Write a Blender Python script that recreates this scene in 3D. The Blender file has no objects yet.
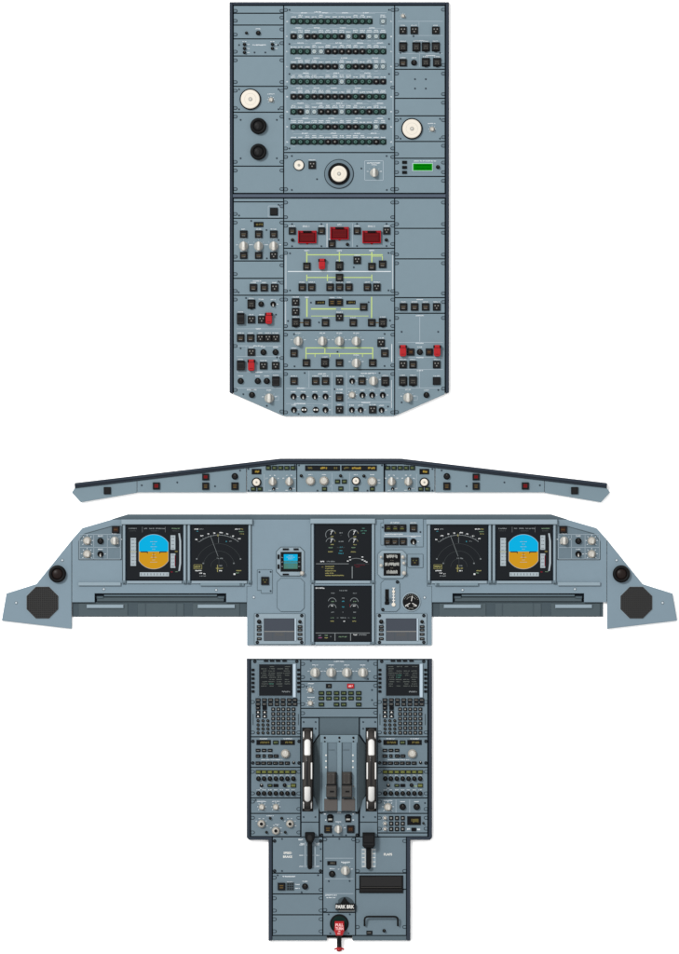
import bpy, math, random
random.seed(7)
S = 0.003                      # one photo pixel = 3 mm
CX, CY = 339.5, 477.0
ZT = 4.0                       # height of the panel faces, in the same unit
scene = bpy.context.scene
COL = scene.collection
rnd = random.random

# ------------------------------------------------------------------ materials
def srgb(r, g, b):
    f = lambda c: (c/255/12.92) if c/255 <= 0.04045 else ((c/255+0.055)/1.055)**2.4
    return (f(r), f(g), f(b))
LT = 2.3                       # light level the studio gives a white surface
MATS = {}
def paint(name, rgb, rough=0.6, spec=0.12, noise=0.0, scale=60.0, bump=0.0, coat=0.0, metal=0.0):
    m = bpy.data.materials.new(name); m.use_nodes = True
    nt = m.node_tree; p = nt.nodes['Principled BSDF']
    c = tuple(v/LT for v in srgb(*rgb))
    p.inputs['Base Color'].default_value = (*c, 1)
    p.inputs['Roughness'].default_value = rough
    p.inputs['Specular IOR Level'].default_value = spec*0.35
    p.inputs['Coat Weight'].default_value = coat
    p.inputs['Metallic'].default_value = metal
    if noise or bump:
        geo = nt.nodes.new('ShaderNodeNewGeometry')
        n1 = nt.nodes.new('ShaderNodeTexNoise'); n1.inputs['Scale'].default_value = scale
        n1.inputs['Detail'].default_value = 8; n1.inputs['Roughness'].default_value = 0.65
        nt.links.new(geo.outputs['Position'], n1.inputs['Vector'])
        if noise:
            n2 = nt.nodes.new('ShaderNodeTexNoise'); n2.inputs['Scale'].default_value = 5.0
            n2.inputs['Detail'].default_value = 4
            nt.links.new(geo.outputs['Position'], n2.inputs['Vector'])
            ad = nt.nodes.new('ShaderNodeMath'); ad.operation = 'ADD'
            nt.links.new(n1.outputs['Fac'], ad.inputs[0]); nt.links.new(n2.outputs['Fac'], ad.inputs[1])
            mr = nt.nodes.new('ShaderNodeMapRange')
            mr.inputs['From Min'].default_value = 0.6; mr.inputs['From Max'].default_value = 1.4
            mr.inputs['To Min'].default_value = 1-noise; mr.inputs['To Max'].default_value = 1+noise
            nt.links.new(ad.outputs[0], mr.inputs['Value'])
            mul = nt.nodes.new('ShaderNodeVectorMath'); mul.operation = 'SCALE'
            mul.inputs[0].default_value = c
            nt.links.new(mr.outputs['Result'], mul.inputs['Scale'])
            nt.links.new(mul.outputs['Vector'], p.inputs['Base Color'])
            rr = nt.nodes.new('ShaderNodeMapRange')
            rr.inputs['To Min'].default_value = rough-0.08; rr.inputs['To Max'].default_value = rough+0.08
            nt.links.new(n1.outputs['Fac'], rr.inputs['Value']); nt.links.new(rr.outputs['Result'], p.inputs['Roughness'])
        if bump:
            bp = nt.nodes.new('ShaderNodeBump'); bp.inputs['Strength'].default_value = bump
            bp.inputs['Distance'].default_value = 0.0006
            n3 = nt.nodes.new('ShaderNodeTexNoise'); n3.inputs['Scale'].default_value = 900.0
            nt.links.new(geo.outputs['Position'], n3.inputs['Vector'])
            nt.links.new(n3.outputs['Fac'], bp.inputs['Height'])
            nt.links.new(bp.outputs['Normal'], p.inputs['Normal'])
    MATS[name] = m
    return m
def glow(name, rgb, k=1.0):
    m = bpy.data.materials.new(name); m.use_nodes = True
    p = m.node_tree.nodes['Principled BSDF']
    p.inputs['Base Color'].default_value = (0.0, 0.0, 0.0, 1)
    p.inputs['Specular IOR Level'].default_value = 0.0
    p.inputs['Emission Color'].default_value = (*srgb(*rgb), 1)
    p.inputs['Emission Strength'].default_value = k
    MATS[name] = m
PANEL = (126, 146, 157)
paint('panel', PANEL, 0.6, 0.15, noise=0.035, scale=45, bump=0.06)
paint('panel_main', (131, 151, 164), 0.6, 0.15, noise=0.035, scale=45, bump=0.06)
paint('panel_pedestal_shade', (114, 132, 143), 0.6, 0.15, noise=0.035, scale=45, bump=0.06)  # same panel paint, darkened: the pedestal's dimmer light is put into its colour
paint('panel_light', (148, 166, 177), 0.55, 0.2, noise=0.04)
paint('panel_pale', (190, 208, 222), 0.5, 0.25)
paint('panel_mid', (110, 128, 139), 0.6, 0.15, noise=0.05, bump=0.1)
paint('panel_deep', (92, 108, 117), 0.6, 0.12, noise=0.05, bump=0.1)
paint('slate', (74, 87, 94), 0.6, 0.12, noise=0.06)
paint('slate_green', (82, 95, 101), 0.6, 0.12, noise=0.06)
paint('frame', (51, 60, 72), 0.5, 0.2, noise=0.06, bump=0.1)
paint('frame_edge', (84, 95, 110), 0.5, 0.2, noise=0.05)
paint('visor_low', (44, 52, 62), 0.55, 0.15, noise=0.05)
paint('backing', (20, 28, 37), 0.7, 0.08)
paint('black', (19, 19, 22), 0.45, 0.12)
paint('black_soft', (34, 34, 35), 0.5, 0.2, coat=0.1)
paint('black_face', (32, 32, 33), 0.4, 0.15)
paint('rubber', (14, 15, 17), 0.55, 0.2)
paint('legend_brown', (92, 78, 60), 0.6, 0.1)
paint('legend', (142, 142, 138), 0.6, 0.1)
paint('legend_dim', (100, 98, 90), 0.6, 0.1)
paint('wheel_white', (240, 240, 238), 0.4, 0.4)
paint('white', (236, 236, 232), 0.5, 0.25)
paint('key_ink', (140, 150, 92), 0.6, 0.1)
paint('ink', (218, 226, 232), 0.6, 0.1)
paint('ink_dim', (172, 187, 198), 0.6, 0.1)
paint('cream', (238, 231, 218), 0.45, 0.3, noise=0.02)
paint('beige', (200, 197, 189), 0.42, 0.35, noise=0.03)
paint('beige_dark', (165, 163, 156), 0.5, 0.25)
paint('beige_white', (214, 212, 205), 0.45, 0.3)
paint('knob_grey', (178, 180, 176), 0.45, 0.3)
paint('green_flow', (192, 214, 138), 0.6, 0.1)
paint('olive', (92, 96, 50), 0.55, 0.15)
paint('green_key', (52, 66, 50), 0.55, 0.15)
paint('red', (178, 22, 30), 0.35, 0.3, coat=0.15)
paint('red_dark', (92, 2, 9), 0.45, 0.2)
paint('red_frame', (166, 22, 36), 0.4, 0.25)
paint('red_cap', (116, 10, 16), 0.45, 0.2)
paint('pink_ink', (255, 196, 196), 0.6, 0.1)
paint('cb_green', (8, 38, 34), 0.5, 0.2)
paint('cb_green_top', (74, 108, 102), 0.45, 0.25)
paint('cb_base', (50, 60, 64), 0.6, 0.15)
paint('cb_plug', (168, 184, 188), 0.5, 0.25)
paint('cb_top', (140, 138, 134), 0.5, 0.25)
paint('grille', (60, 60, 60), 0.7, 0.1, noise=0.1, scale=400)
paint('vent_core', (34, 24, 22), 0.4, 0.25)
paint('amber_dim', (104, 84, 46), 0.5, 0.15)
paint('rust_dim', (60, 36, 26), 0.5, 0.15)
paint('lever', (70, 68, 66), 0.5, 0.2, noise=0.06, scale=200)
paint('lever_foot', (94, 90, 88), 0.55, 0.2, noise=0.06, scale=200)
paint('wheel', (66, 63, 61), 0.5, 0.2, noise=0.06, scale=200)
paint('screw', (60, 74, 86), 0.4, 0.35)
paint('chrome', (205, 216, 224), 0.3, 0.5)
paint('screen', (31, 34, 38), 0.25, 0.1)
paint('screen_grey', (72, 78, 88), 0.3, 0.12)
paint('screen_grey_low', (84, 89, 96), 0.3, 0.12)
glow('e_white', (225, 228, 228)); glow('e_grey', (128, 134, 136)); glow('e_tape', (174, 186, 192))
glow('e_dim', (66, 70, 72)); glow('e_cyan', (14, 176, 226)); glow('e_ochre', (206, 150, 34))
glow('e_green', (112, 138, 112)); glow('e_yellow', (154, 150, 96)); glow('e_red', (112, 34, 46))
glow('e_teal', (60, 140, 156)); glow('e_land', (78, 126, 112)); glow('e_text', (98, 104, 100)); glow('e_lcd_mark', (2, 96, 6)); glow('e_lcd', (4, 128, 8)); glow('e_lcd_edge', (120, 220, 120))
glow('e_amber', (176, 150, 66)); glow('e_amber_dim', (112, 104, 62)); glow('e_magenta', (150, 90, 130)); glow('e_redlamp', (235, 60, 60))
def ground_mat():
    m = bpy.data.materials.new('backdrop_white'); m.use_nodes = True
    p = m.node_tree.nodes['Principled BSDF']
    p.inputs['Base Color'].default_value = (0.92, 0.92, 0.92, 1)
    p.inputs['Roughness'].default_value = 0.9; p.inputs['Specular IOR Level'].default_value = 0.1
    return m

# ------------------------------------------------------------------ text
_glyph = {}
def glyphs(s, bold=0.0):
    k = (s, bold)
    if k not in _glyph:
        cu = bpy.data.curves.new('text', 'FONT'); cu.body = s; cu.align_x = 'CENTER'; cu.align_y = 'CENTER'
        cu.size = 1.0; cu.resolution_u = 2; cu.offset = bold
        o = bpy.data.objects.new('text', cu); COL.objects.link(o)
        dg = bpy.context.evaluated_depsgraph_get(); dg.update()
        me = o.evaluated_get(dg).to_mesh()
        v = [(p.co.x, p.co.y) for p in me.vertices]; f = [tuple(q.vertices) for q in me.polygons]
        nrm = [q.normal.z for q in me.polygons]
        f = [t if n >= 0 else t[::-1] for t, n in zip(f, nrm)]
        ys = [p[1] for p in v]; mid = (max(ys)+min(ys))/2; hh = (max(ys)-min(ys)) or 1
        xs = [p[0] for p in v]; mx = (max(xs)+min(xs))/2
        v = [((x-mx)/hh, (y-mid)/hh) for x, y in v]
        wid = (max(xs)-min(xs))/hh
        o.evaluated_get(dg).to_mesh_clear()
        bpy.data.objects.remove(o); bpy.data.curves.remove(cu)
        _glyph[k] = (v, f, wid)
    return _glyph[k]

# ------------------------------------------------------------------ mesh builder (photo pixels, y down, relative to an origin)
def area(p):
    return sum(p[i][0]*p[(i+1) % len(p)][1]-p[(i+1) % len(p)][0]*p[i][1] for i in range(len(p)))/2
def inset(p, d):
    n = len(p); out = []
    for i in range(n):
        a, b, c = p[i-1], p[i], p[(i+1) % n]
        e1 = (b[0]-a[0], b[1]-a[1]); e2 = (c[0]-b[0], c[1]-b[1])
        l1 = math.hypot(*e1) or 1; l2 = math.hypot(*e2) or 1
        n1 = (-e1[1]/l1, e1[0]/l1); n2 = (-e2[1]/l2, e2[0]/l2)
        k = 1+n1[0]*n2[0]+n1[1]*n2[1]
        k = max(k, 0.25)
        out.append((b[0]+d*(n1[0]+n2[0])/k, b[1]+d*(n1[1]+n2[1])/k))
    return out
def circ(cx, cy, r, n=20, a0=0.0, sy=1.0):
    return [(cx+r*math.cos(a0+2*math.pi*i/n), cy+r*sy*math.sin(a0+2*math.pi*i/n)) for i in range(n)]
def rect(x0, y0, x1, y1): return [(x0, y0), (x1, y0), (x1, y1), (x0, y1)]
def cham(x0, y0, x1, y1, c): return [(x0+c, y0), (x1-c, y0), (x1, y0+c), (x1, y1-c), (x1-c, y1), (x0+c, y1), (x0, y1-c), (x0, y0+c)]
def stad(cx, cy, w, h, n=8):     # upright rounded bar
    r = min(w, h)/2; p = []
    if h >= w:
        for i in range(n+1): a = math.pi+math.pi*i/n; p.append((cx+r*math.cos(a), cy-(h/2-r)+r*math.sin(a)))
        for i in range(n+1): a = math.pi*i/n; p.append((cx+r*math.cos(a), cy+(h/2-r)+r*math.sin(a)))
    else:
        for i in range(n+1): a = -math.pi/2+math.pi*i/n; p.append((cx+(w/2-r)+r*math.cos(a), cy+r*math.sin(a)))
        for i in range(n+1): a = math.pi/2+math.pi*i/n; p.append((cx-(w/2-r)+r*math.cos(a), cy+r*math.sin(a)))
    return p
class MB:
    def __init__(s, ox=0, oy=0, oz=0):
        s.o = (ox, oy, oz); s.v = []; s.f = []; s.m = []; s.sm = []; s.names = []
    def mi(s, mat):
        if mat not in s.names: s.names.append(mat)
        return s.names.index(mat)
    def add(s, vs, fs, mat, smooth=False):
        b = len(s.v); ox, oy, oz = s.o
        s.v += [((x-ox)*S, -(y-oy)*S, (z-oz)*S) for x, y, z in vs]
        k = s.mi(mat)
        for f in fs: s.f.append(tuple(b+i for i in f)); s.m.append(k); s.sm.append(smooth)
    def ccw(s, p):                # counter-clockwise once y is flipped up
        return p if area(p) < 0 else p[::-1]
    def flat(s, p, z, mat):
        p = s.ccw(p); s.add([(x, y, z) for x, y in p], [tuple(range(len(p)))], mat)
    def layers(s, ps, zs, mat, topmat=None, smooth=False, cap=True):
        n = len(ps[0]); vs = []; fs = []
        for p, z in zip(ps, zs): vs += [(x, y, z) for x, y in p]
        for k in range(len(ps)-1):
            for i in range(n):
                j = (i+1) % n
                fs.append((k*n+i, k*n+j, (k+1)*n+j, (k+1)*n+i))
        s.add(vs, fs, mat, smooth)
        if cap: s.flat(ps[-1], zs[-1], topmat or mat)
    def prism(s, p, z0, z1, mat, bev=0.0, topmat=None, smooth=False):
        p = s.ccw(p)
        if bev:
            q = inset(p, -bev)
            if abs(area(q)) >= abs(area(p)): q = inset(p, bev)
            s.layers([p, p, q], [z0, z1-bev, z1], mat, topmat, smooth)
        else: s.layers([p, p], [z0, z1], mat, topmat, smooth)
    def box(s, cx, cy, w, h, z0, z1, mat, bev=0.0, topmat=None):
        s.prism(rect(cx-w/2, cy-h/2, cx+w/2, cy+h/2), z0, z1, mat, bev, topmat)
    def cyl(s, cx, cy, r, z0, z1, mat, bev=0.0, topmat=None, n=24, r1=None):
        c0 = s.ccw(circ(cx, cy, r, n)); r1 = r if r1 is None else r1
        ps = [c0, s.ccw(circ(cx, cy, r1, n))]; zs = [z0, z1-bev]
        if bev:
            ps += [s.ccw(circ(cx, cy, r1-bev*0.35, n)), s.ccw(circ(cx, cy, r1-bev, n))]; zs += [z1-bev*0.35, z1]
        s.layers(ps, zs, mat, topmat, True)
    def ring(s, cx, cy, r0, r1, z0, z1, mat, n=28):
        a = s.ccw(circ(cx, cy, r1, n)); b = s.ccw(circ(cx, cy, r0, n)); m = (r1-r0)*0.25
        s.layers([a, a, s.ccw(circ(cx, cy, r1-m, n)), s.ccw(circ(cx, cy, r0+m, n)), b, b], [z0, z1-m, z1, z1, z1-m, z0], mat, smooth=True, cap=False)
    def dome(s, cx, cy, r, z0, h, mat, n=24, k=6, hollow=0.0):
        ps = []; zs = []
        for i in range(k+1):
            a = math.pi/2*i/k*0.97
            ps.append(s.ccw(circ(cx, cy, r*math.cos(a), n))); zs.append(z0+h*math.sin(a))
        s.layers(ps, zs, mat, smooth=True)
    def line(s, x0, y0, x1, y1, w, z, mat):
        l = math.hypot(x1-x0, y1-y0) or 1; nx, ny = -(y1-y0)/l*w/2, (x1-x0)/l*w/2
        s.flat([(x0+nx, y0+ny), (x1+nx, y1+ny), (x1-nx, y1-ny), (x0-nx, y0-ny)], z, mat)
    def arc(s, cx, cy, r, a0, a1, w, z, mat, n=24):   # degrees, 0 = right, 90 = up
        for i in range(n):
            t0 = math.radians(a0+(a1-a0)*i/n); t1 = math.radians(a0+(a1-a0)*(i+1)/n)
            q = [(cx+rr*math.cos(t), cy-rr*math.sin(t)) for rr, t in ((r+w/2, t0), (r+w/2, t1), (r-w/2, t1), (r-w/2, t0))]
            s.flat(q, z, mat)
    def outline(s, p, w, z, mat):
        n = len(p)
        for i in range(n): s.line(*p[i], *p[(i+1) % n], w, z, mat)
    def text(s, t, cx, cy, h, z, mat, bold=0.0, wmax=None):
        v, f, wid = glyphs(t, bold)
        kx = h if not wmax or wid*h <= wmax else wmax/wid
        s.add([(cx+x*kx, cy-y*h, z) for x, y in v], f, mat)
    def dash(s, cx, cy, w, h, z, mat):      # a word too small to read: its letters as short strokes
        x = cx-w/2
        while x < cx+w/2-0.2:
            l = min(0.5+0.5*rnd(), cx+w/2-x); hh = h*(0.7+0.3*rnd())
            s.box(x+l/2, cy+(h-hh)/2*(1 if rnd() > 0.5 else -1), l, hh, z-0.02, z, mat); x += l+0.22+(0.5 if rnd() > 0.85 else 0)
    def tube(s, pts, r, mat, n=10):
        rings = []
        for i, p in enumerate(pts):
            a = pts[max(i-1, 0)]; b = pts[min(i+1, len(pts)-1)]
            d = [b[k]-a[k] for k in range(3)]; l = math.sqrt(sum(q*q for q in d)) or 1; d = [q/l for q in d]
            up = (0, 0, 1) if abs(d[2]) < 0.9 else (1, 0, 0)
            u = [d[1]*up[2]-d[2]*up[1], d[2]*up[0]-d[0]*up[2], d[0]*up[1]-d[1]*up[0]]
            lu = math.sqrt(sum(q*q for q in u)); u = [q/lu for q in u]
            w = [d[1]*u[2]-d[2]*u[1], d[2]*u[0]-d[0]*u[2], d[0]*u[1]-d[1]*u[0]]
            rings.append([tuple(p[k]+r*(u[k]*math.cos(t)+w[k]*math.sin(t)) for k in range(3)) for t in [2*math.pi*j/n for j in range(n)]])
        vs = [q for rg in rings for q in rg]; fs = []
        for k in range(len(rings)-1):
            for i in range(n):
                j = (i+1) % n; fs.append((k*n+i, k*n+j, (k+1)*n+j, (k+1)*n+i))
        fs += [tuple(range(n)), tuple(reversed(range((len(rings)-1)*n, len(rings)*n)))]
        s.add(vs, fs, mat, True)
    def arcblock(s, x0, x1, y0, y1, yc, zc, R0, R1, mat, n=14, bulge=0.35, rnd_end=0, K=10):  # curved block of a wheel whose axle lies along x
        vs = []; fs = []; N = K+3
        for i in range(n+1):
            y = y0+(y1-y0)*i/n; t = math.asin((y-yc)/R1); c = math.cos(t); sn = math.sin(t)
            xm, hw = (x0+x1)/2, (x1-x0)/2; e = 1-0.22*(abs(2*i/n-1) > 0.99)*rnd_end
            for x, R in [(x0, R0)]+[(xm-hw*e*math.cos(math.pi*k/K), R1-bulge+bulge*math.sin(math.pi*k/K)) for k in range(K+1)]+[(x1, R0)]:
                vs.append((x, yc+R*sn, zc+R*c))
        for i in range(n):
            for k in range(N-1): fs.append((i*N+k, i*N+k+1, (i+1)*N+k+1, (i+1)*N+k))
        fs += [tuple(reversed(range(N))), tuple(n*N+k for k in range(N))]
        s.add(vs, [f[::-1] for f in fs], mat, bulge > 1)
    def mesh(s, name):
        me = bpy.data.meshes.new(name); me.from_pydata(s.v, [], s.f)
        for n in s.names: me.materials.append(MATS[n])
        me.polygons.foreach_set('material_index', s.m); me.polygons.foreach_set('use_smooth', s.sm)
        me.update(); return me

# ------------------------------------------------------------------ objects
POS = {}
def put(name, mesh, parent, px, py, z, label=None):
    o = bpy.data.objects.new(name, mesh); COL.objects.link(o)
    w = ((px-CX)*S, -(py-CY)*S, z*S); POS[o] = w
    if parent: q = POS[parent]; o.parent = parent; o.location = tuple(a-b for a, b in zip(w, q))
    else: o.location = w
    if label: o['label'] = label
    return o
def thing(name, label, cat, px, py):
    o = put(name, None, None, px, py, 0, label); o['category'] = cat; o.empty_display_size = 0.1
    return o
def part(name, mb, parent, label=None):
    return put(name, mb.mesh(name), parent, *mb.o, label)
_lib = {}
def lib(key, fn):
    if key not in _lib:
        mb = MB(); fn(mb); _lib[key] = mb.mesh(key[0])
    return _lib[key]

# ---- small controls, modelled once round their own centre
def f_button(mb, w, h, st):
    mb.box(0, 0, w, h, 0, 2.0, 'black', 0.35)
    mb.box(0, 0, w-1.5, h-1.5, 1.9, 2.25, 'black_face', 0.15)
    z = 2.3; lw = w-3.2
    if st == 'bars':
        mb.box(0, -h*0.10, lw, 0.45, z-0.1, z, 'legend_dim'); mb.box(0, h*0.06, lw, 0.7, z-0.1, z, 'legend_brown'); mb.dash(0, h*0.22, lw*0.8, 0.7, z, 'legend')
    elif st == 'dots':
        for x, y in ((-w*0.2, -h*0.16), (w*0.2, -h*0.16), (0, h*0.18)): mb.box(x, y, 1.15, 1.15, 2.2, z, 'legend', 0)
    elif st == 'low':
        mb.dash(0, -h*0.16, lw, 0.8, z, 'legend_dim'); mb.box(-w*0.18, h*0.2, 1.1, 1.1, 2.2, z, 'legend'); mb.box(w*0.18, h*0.2, 1.1, 1.1, 2.2, z, 'legend')
    elif st == 'amber':
        mb.box(0, -h*0.12, lw*0.9, 0.9, 2.2, z, 'amber_dim'); mb.box(0, h*0.16, lw*0.8, 1.0, 2.2, z, 'amber_dim')
    elif st == 'rust':
        mb.box(0, 0, lw, h-3.4, 2.2, z, 'rust_dim'); mb.dash(0, 0, lw*0.8, 0.8, z+0.06, 'amber_dim')
    elif st == 'red':
        mb.box(0, 0, lw, h-3.6, 2.2, z, 'red_cap'); mb.dash(0, 0, lw*0.8, 0.7, z+0.06, 'red_dark')
    elif st == 'yellow':
        for x in (-w*0.2, w*0.2): mb.box(x, -h*0.12, 1.2, 1.0, 2.2, z, 'olive')
        mb.box(0, h*0.16, 1.6, 1.1, 2.2, z, 'e_amber_dim')
def f_guarded(mb, w, h):
    mb.box(0, 0, w, h, 0, 1.4, 'black', 0.3)
    mb.box(0, -0.2, w-1.4, h-1.6, 1.3, 3.0, 'black_soft', 0.5)
    mb.box(0, -h/2+0.9, w*0.8, 1.2, 1.3, 3.6, 'black', 0.2)
    mb.dash(0, -h*0.06, w*0.45, 0.8, 3.06, 'legend_dim'); 
    mb.box(-1.2, h*0.18, 1.0, 1.0, 2.9, 3.06, 'legend_dim'); mb.box(1.2, h*0.18, 1.0, 1.0, 2.9, 3.06, 'legend_dim')
    mb.prism([(-w*0.28, h/2-0.2), (w*0.28, h/2-0.2), (w*0.16, h/2+0.7), (-w*0.16, h/2+0.7)], 0, 1.8, 'black')
def f_darkguard(mb, w, h):
    mb.box(0, 0, w, h, 0, 4.2, 'black', 0.6, 'black_soft')
    mb.box(0, -h/2+1.2, w-1.4, 1.2, 4.1, 4.9, 'black', 0.2)
    mb.box(0, 0.9, w-2.4, h*0.4, 4.1, 4.35, 'black_face', 0.1)
def f_redguard(mb, w, h):
    mb.box(0, -h/2+1.8, w, 3.2, 0, 2.4, 'black', 0.3)
    p = [(-w*0.40, -h/2), (w*0.40, -h/2), (w*0.46, -h*0.1), (w*0.46, h*0.36), (w*0.30, h/2), (-w*0.30, h/2), (-w*0.46, h*0.36), (-w*0.46, -h*0.1)]
    q = [(x*0.72, y*0.86) for x, y in p]
    mb.layers([mb.ccw(p), mb.ccw(p), mb.ccw([(x*0.92, y*0.95) for x, y in p]), mb.ccw(q)], [0.6, 4.0, 4.7, 5.0], 'red')
    mb.box(0, -h*0.26, w*0.6, 0.5, 4.9, 5.15, 'red_dark'); mb.box(0, h*0.30, w*0.5, 0.4, 4.9, 5.1, 'red_dark')
    for sx in (-1, 1): mb.box(sx*w*0.44, -h*0.34, 1.4, 2.4, 0.5, 5.2, 'black', 0.3)
def f_rotary(mb, w, h, ang):
    mb.cyl(0, 0, w*0.86, 0, 0.8, 'knob_grey', 0.2)
    mb.cyl(0, 0, w*0.76, 0.7, 3.2, 'knob_grey', 0.9)
    prof = ((0.72, 0.9, 1.0), (0.70, 4.6, 1.0), (0.62, 5.8, 0.97), (0.44, 6.5, 0.92), (0.22, 6.8, 0.86))
    c, sn = math.cos(ang), math.sin(ang); rot = lambda p: [(x*c-y*sn, x*sn+y*c) for x, y in p]
    mb.layers([mb.ccw(rot(stad(0, 0, w*a, h*b))) for a, z, b in prof], [z for a, z, b in prof], 'beige_white', 'beige_white', True)
    mb.prism(rot(rect(-0.5, -h*0.44, 0.5, h*0.1)), 6.75, 6.9, 'white')
def f_round(mb, r):
    mb.cyl(0, 0, r, 0, 0.7, 'black', 0.2)
    mb.cyl(0, 0, r*0.86, 0.6, 3.2, 'rubber', 0.6, 'black_face', r1=r*0.78)
    mb.box(0, -r*0.4, 0.4, r*0.5, 3.1, 3.3, 'legend_dim')
def f_toggle(mb, r, d):
    mb.cyl(0, 0, r, 0, 0.5, 'black', 0.15); mb.ring(0, 0, r*0.62, r, 0.4, 1.2, 'black')
    mb.tube([(0, 0, 0.6), (0, d*r*0.2, 2.2), (0, d*r*0.5, 3.6)], r*0.22, 'beige_dark', 8)
    mb.tube([(0, d*r*0.45, 3.4), (0, d*r*0.62, 4.2)], r*0.27, 'white', 10)
def f_beigeknob(mb, r, black):
    mb.cyl(0, 0, r, 0, 1.2, 'beige_dark', 0.4)
    mb.cyl(0, 0, r*0.82, 1.1, 4.0, 'beige', 0.8, r1=r*0.74)
    for i in range(14):
        t = 2*math.pi*i/14; mb.box(r*0.83*math.cos(t), r*0.83*math.sin(t), 0.5, 0.5, 1.0, 3.2, 'beige')
    if black: mb.cyl(0, 0, r*0.42, 3.9, 4.6, 'rubber', 0.2)
    else: mb.box(0, -r*0.35, 0.5, r*0.7, 3.9, 4.08, 'white')
def f_dialknob(mb, r):
    mb.cyl(0, 0, r, 0, 1.6, 'black', 0.4); mb.cyl(0, 0, r*0.76, 1.5, 4.2, 'cream', 0.7)
    mb.cyl(0, 0, r*0.2, 4.1, 4.5, 'beige_dark', 0.1)
def f_tickknob(mb, r):          # small pointer knob inside a ring of ticks
    for i in range(7):
        t = math.radians(-220+i*260/6); mb.line(r*1.15*math.cos(t), r*1.15*math.sin(t), r*1.5*math.cos(t), r*1.5*math.sin(t), 0.6, 0.12, 'ink')
    mb.cyl(0, 0, r, 0, 1.0, 'beige_dark', 0.3); mb.cyl(0, 0, r*0.72, 0.9, 3.4, 'beige', 0.6)
    mb.prism(stad(r*0.25, r*0.25, r*0.5, r*0.9), 3.3, 4.0, 'beige_white', 0.15)
def f_screw(mb):
    mb.cyl(0, 0, 0.95, 0, 0.35, 'screw', 0.15, n=12); mb.line(-0.6, -0.3, 0.6, 0.3, 0.3, 0.38, 'backing')
def f_bigscrew(mb):
    mb.cyl(0, 0, 1.7, 0, 0.7, 'rubber', 0.25, n=16); mb.line(-1.0, -0.6, 1.0, 0.6, 0.4, 0.74, 'screw')
def f_bright(mb):
    mb.cyl(0, 0, 1.1, 0, 0.7, 'chrome', 0.4, n=14); mb.ring(0, 0, 1.1, 1.5, 0, 0.25, 'panel_deep')
def f_fast(mb, d):              # half oval quarter-turn fastener at the edge of a module
    o = [(0, -1.7), (2.1, -1.7), (3.2, -1.2), (3.7, 0), (3.2, 1.2), (2.1, 1.7), (0, 1.7)]
    i = [(0.1, -1.2), (2.0, -1.2), (2.8, -0.85), (3.15, 0), (2.8, 0.85), (2.0, 1.2), (0.1, 1.2)]
    mb.prism([(x*d, y) for x, y in o], 0, 0.25, 'backing'); mb.prism([(x*d, y) for x, y in i], 0.2, 0.45, 'panel_mid', 0.12)
def f_breaker(mb, kind):
    if kind == 'W':
        mb.box(0, 0, 6.5, 5.9, 0, 0.3, 'cb_base', 0.1); mb.box(0, 0, 5.9, 5.3, 0.25, 0.45, 'panel')
        mb.cyl(0, 0, 2.55, 0.3, 0.6, 'cb_base', n=20); mb.cyl(0, 0, 2.2, 0.4, 1.2, 'cb_plug', 0.3); mb.cyl(0, 0, 0.6, 1.15, 1.3, 'beige_dark', n=8)
        return
    mb.box(0, 0, 6.86, 5.6, 0, 0.4, 'cb_base', 0.1)
    c = 'cb_green' if kind == 'G' else 'black'
    mb.cyl(0, 0, 3.0, 0.3, 1.5, c, 0.5)
    if kind == 'G': mb.cyl(0, 0, 1.75, 1.4, 2.6, 'cb_green_top', 0.4, n=16); mb.cyl(0, 0, 0.6, 2.5, 2.75, 'cb_green', 0.1, n=10)
    else: mb.cyl(0, 0, 1.8, 1.4, 2.6, 'black_soft', 0.3, n=16); mb.cyl(0, 0, 0.75, 2.5, 2.75, 'cb_top', n=10)
def f_key(mb, w, h, kind):
    mb.box(0, 0, w, h, 0, 1.3, 'black', 0.25)
    if kind == 'letter': mb.box(0, 0, w*0.42, h*0.42, 1.2, 1.36, 'legend')
    elif kind == 'page': mb.dash(0, 0, w*0.6, 0.9, 1.36, 'legend')
    elif kind == 'arrow': mb.prism([(-w*0.25, h*0.22), (w*0.25, h*0.22), (0, -h*0.28)], 1.2, 1.36, 'white')
    elif kind == 'green': mb.box(0, 0, w-1.3, h-1.3, 1.2, 1.4, 'green_key', 0.1); mb.dash(0, 0, w-2.4, 0.8, 1.45, 'key_ink')
    elif kind == 'olive': mb.box(0, 0, w-0.9, h-0.9, 1.2, 1.4, 'olive', 0.1); mb.dash(0, 0, w-2.0, 0.9, 1.45, 'key_ink')
    elif kind == 'plain': mb.dash(0, 0, w-2.2, 0.8, 1.36, 'legend')

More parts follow.
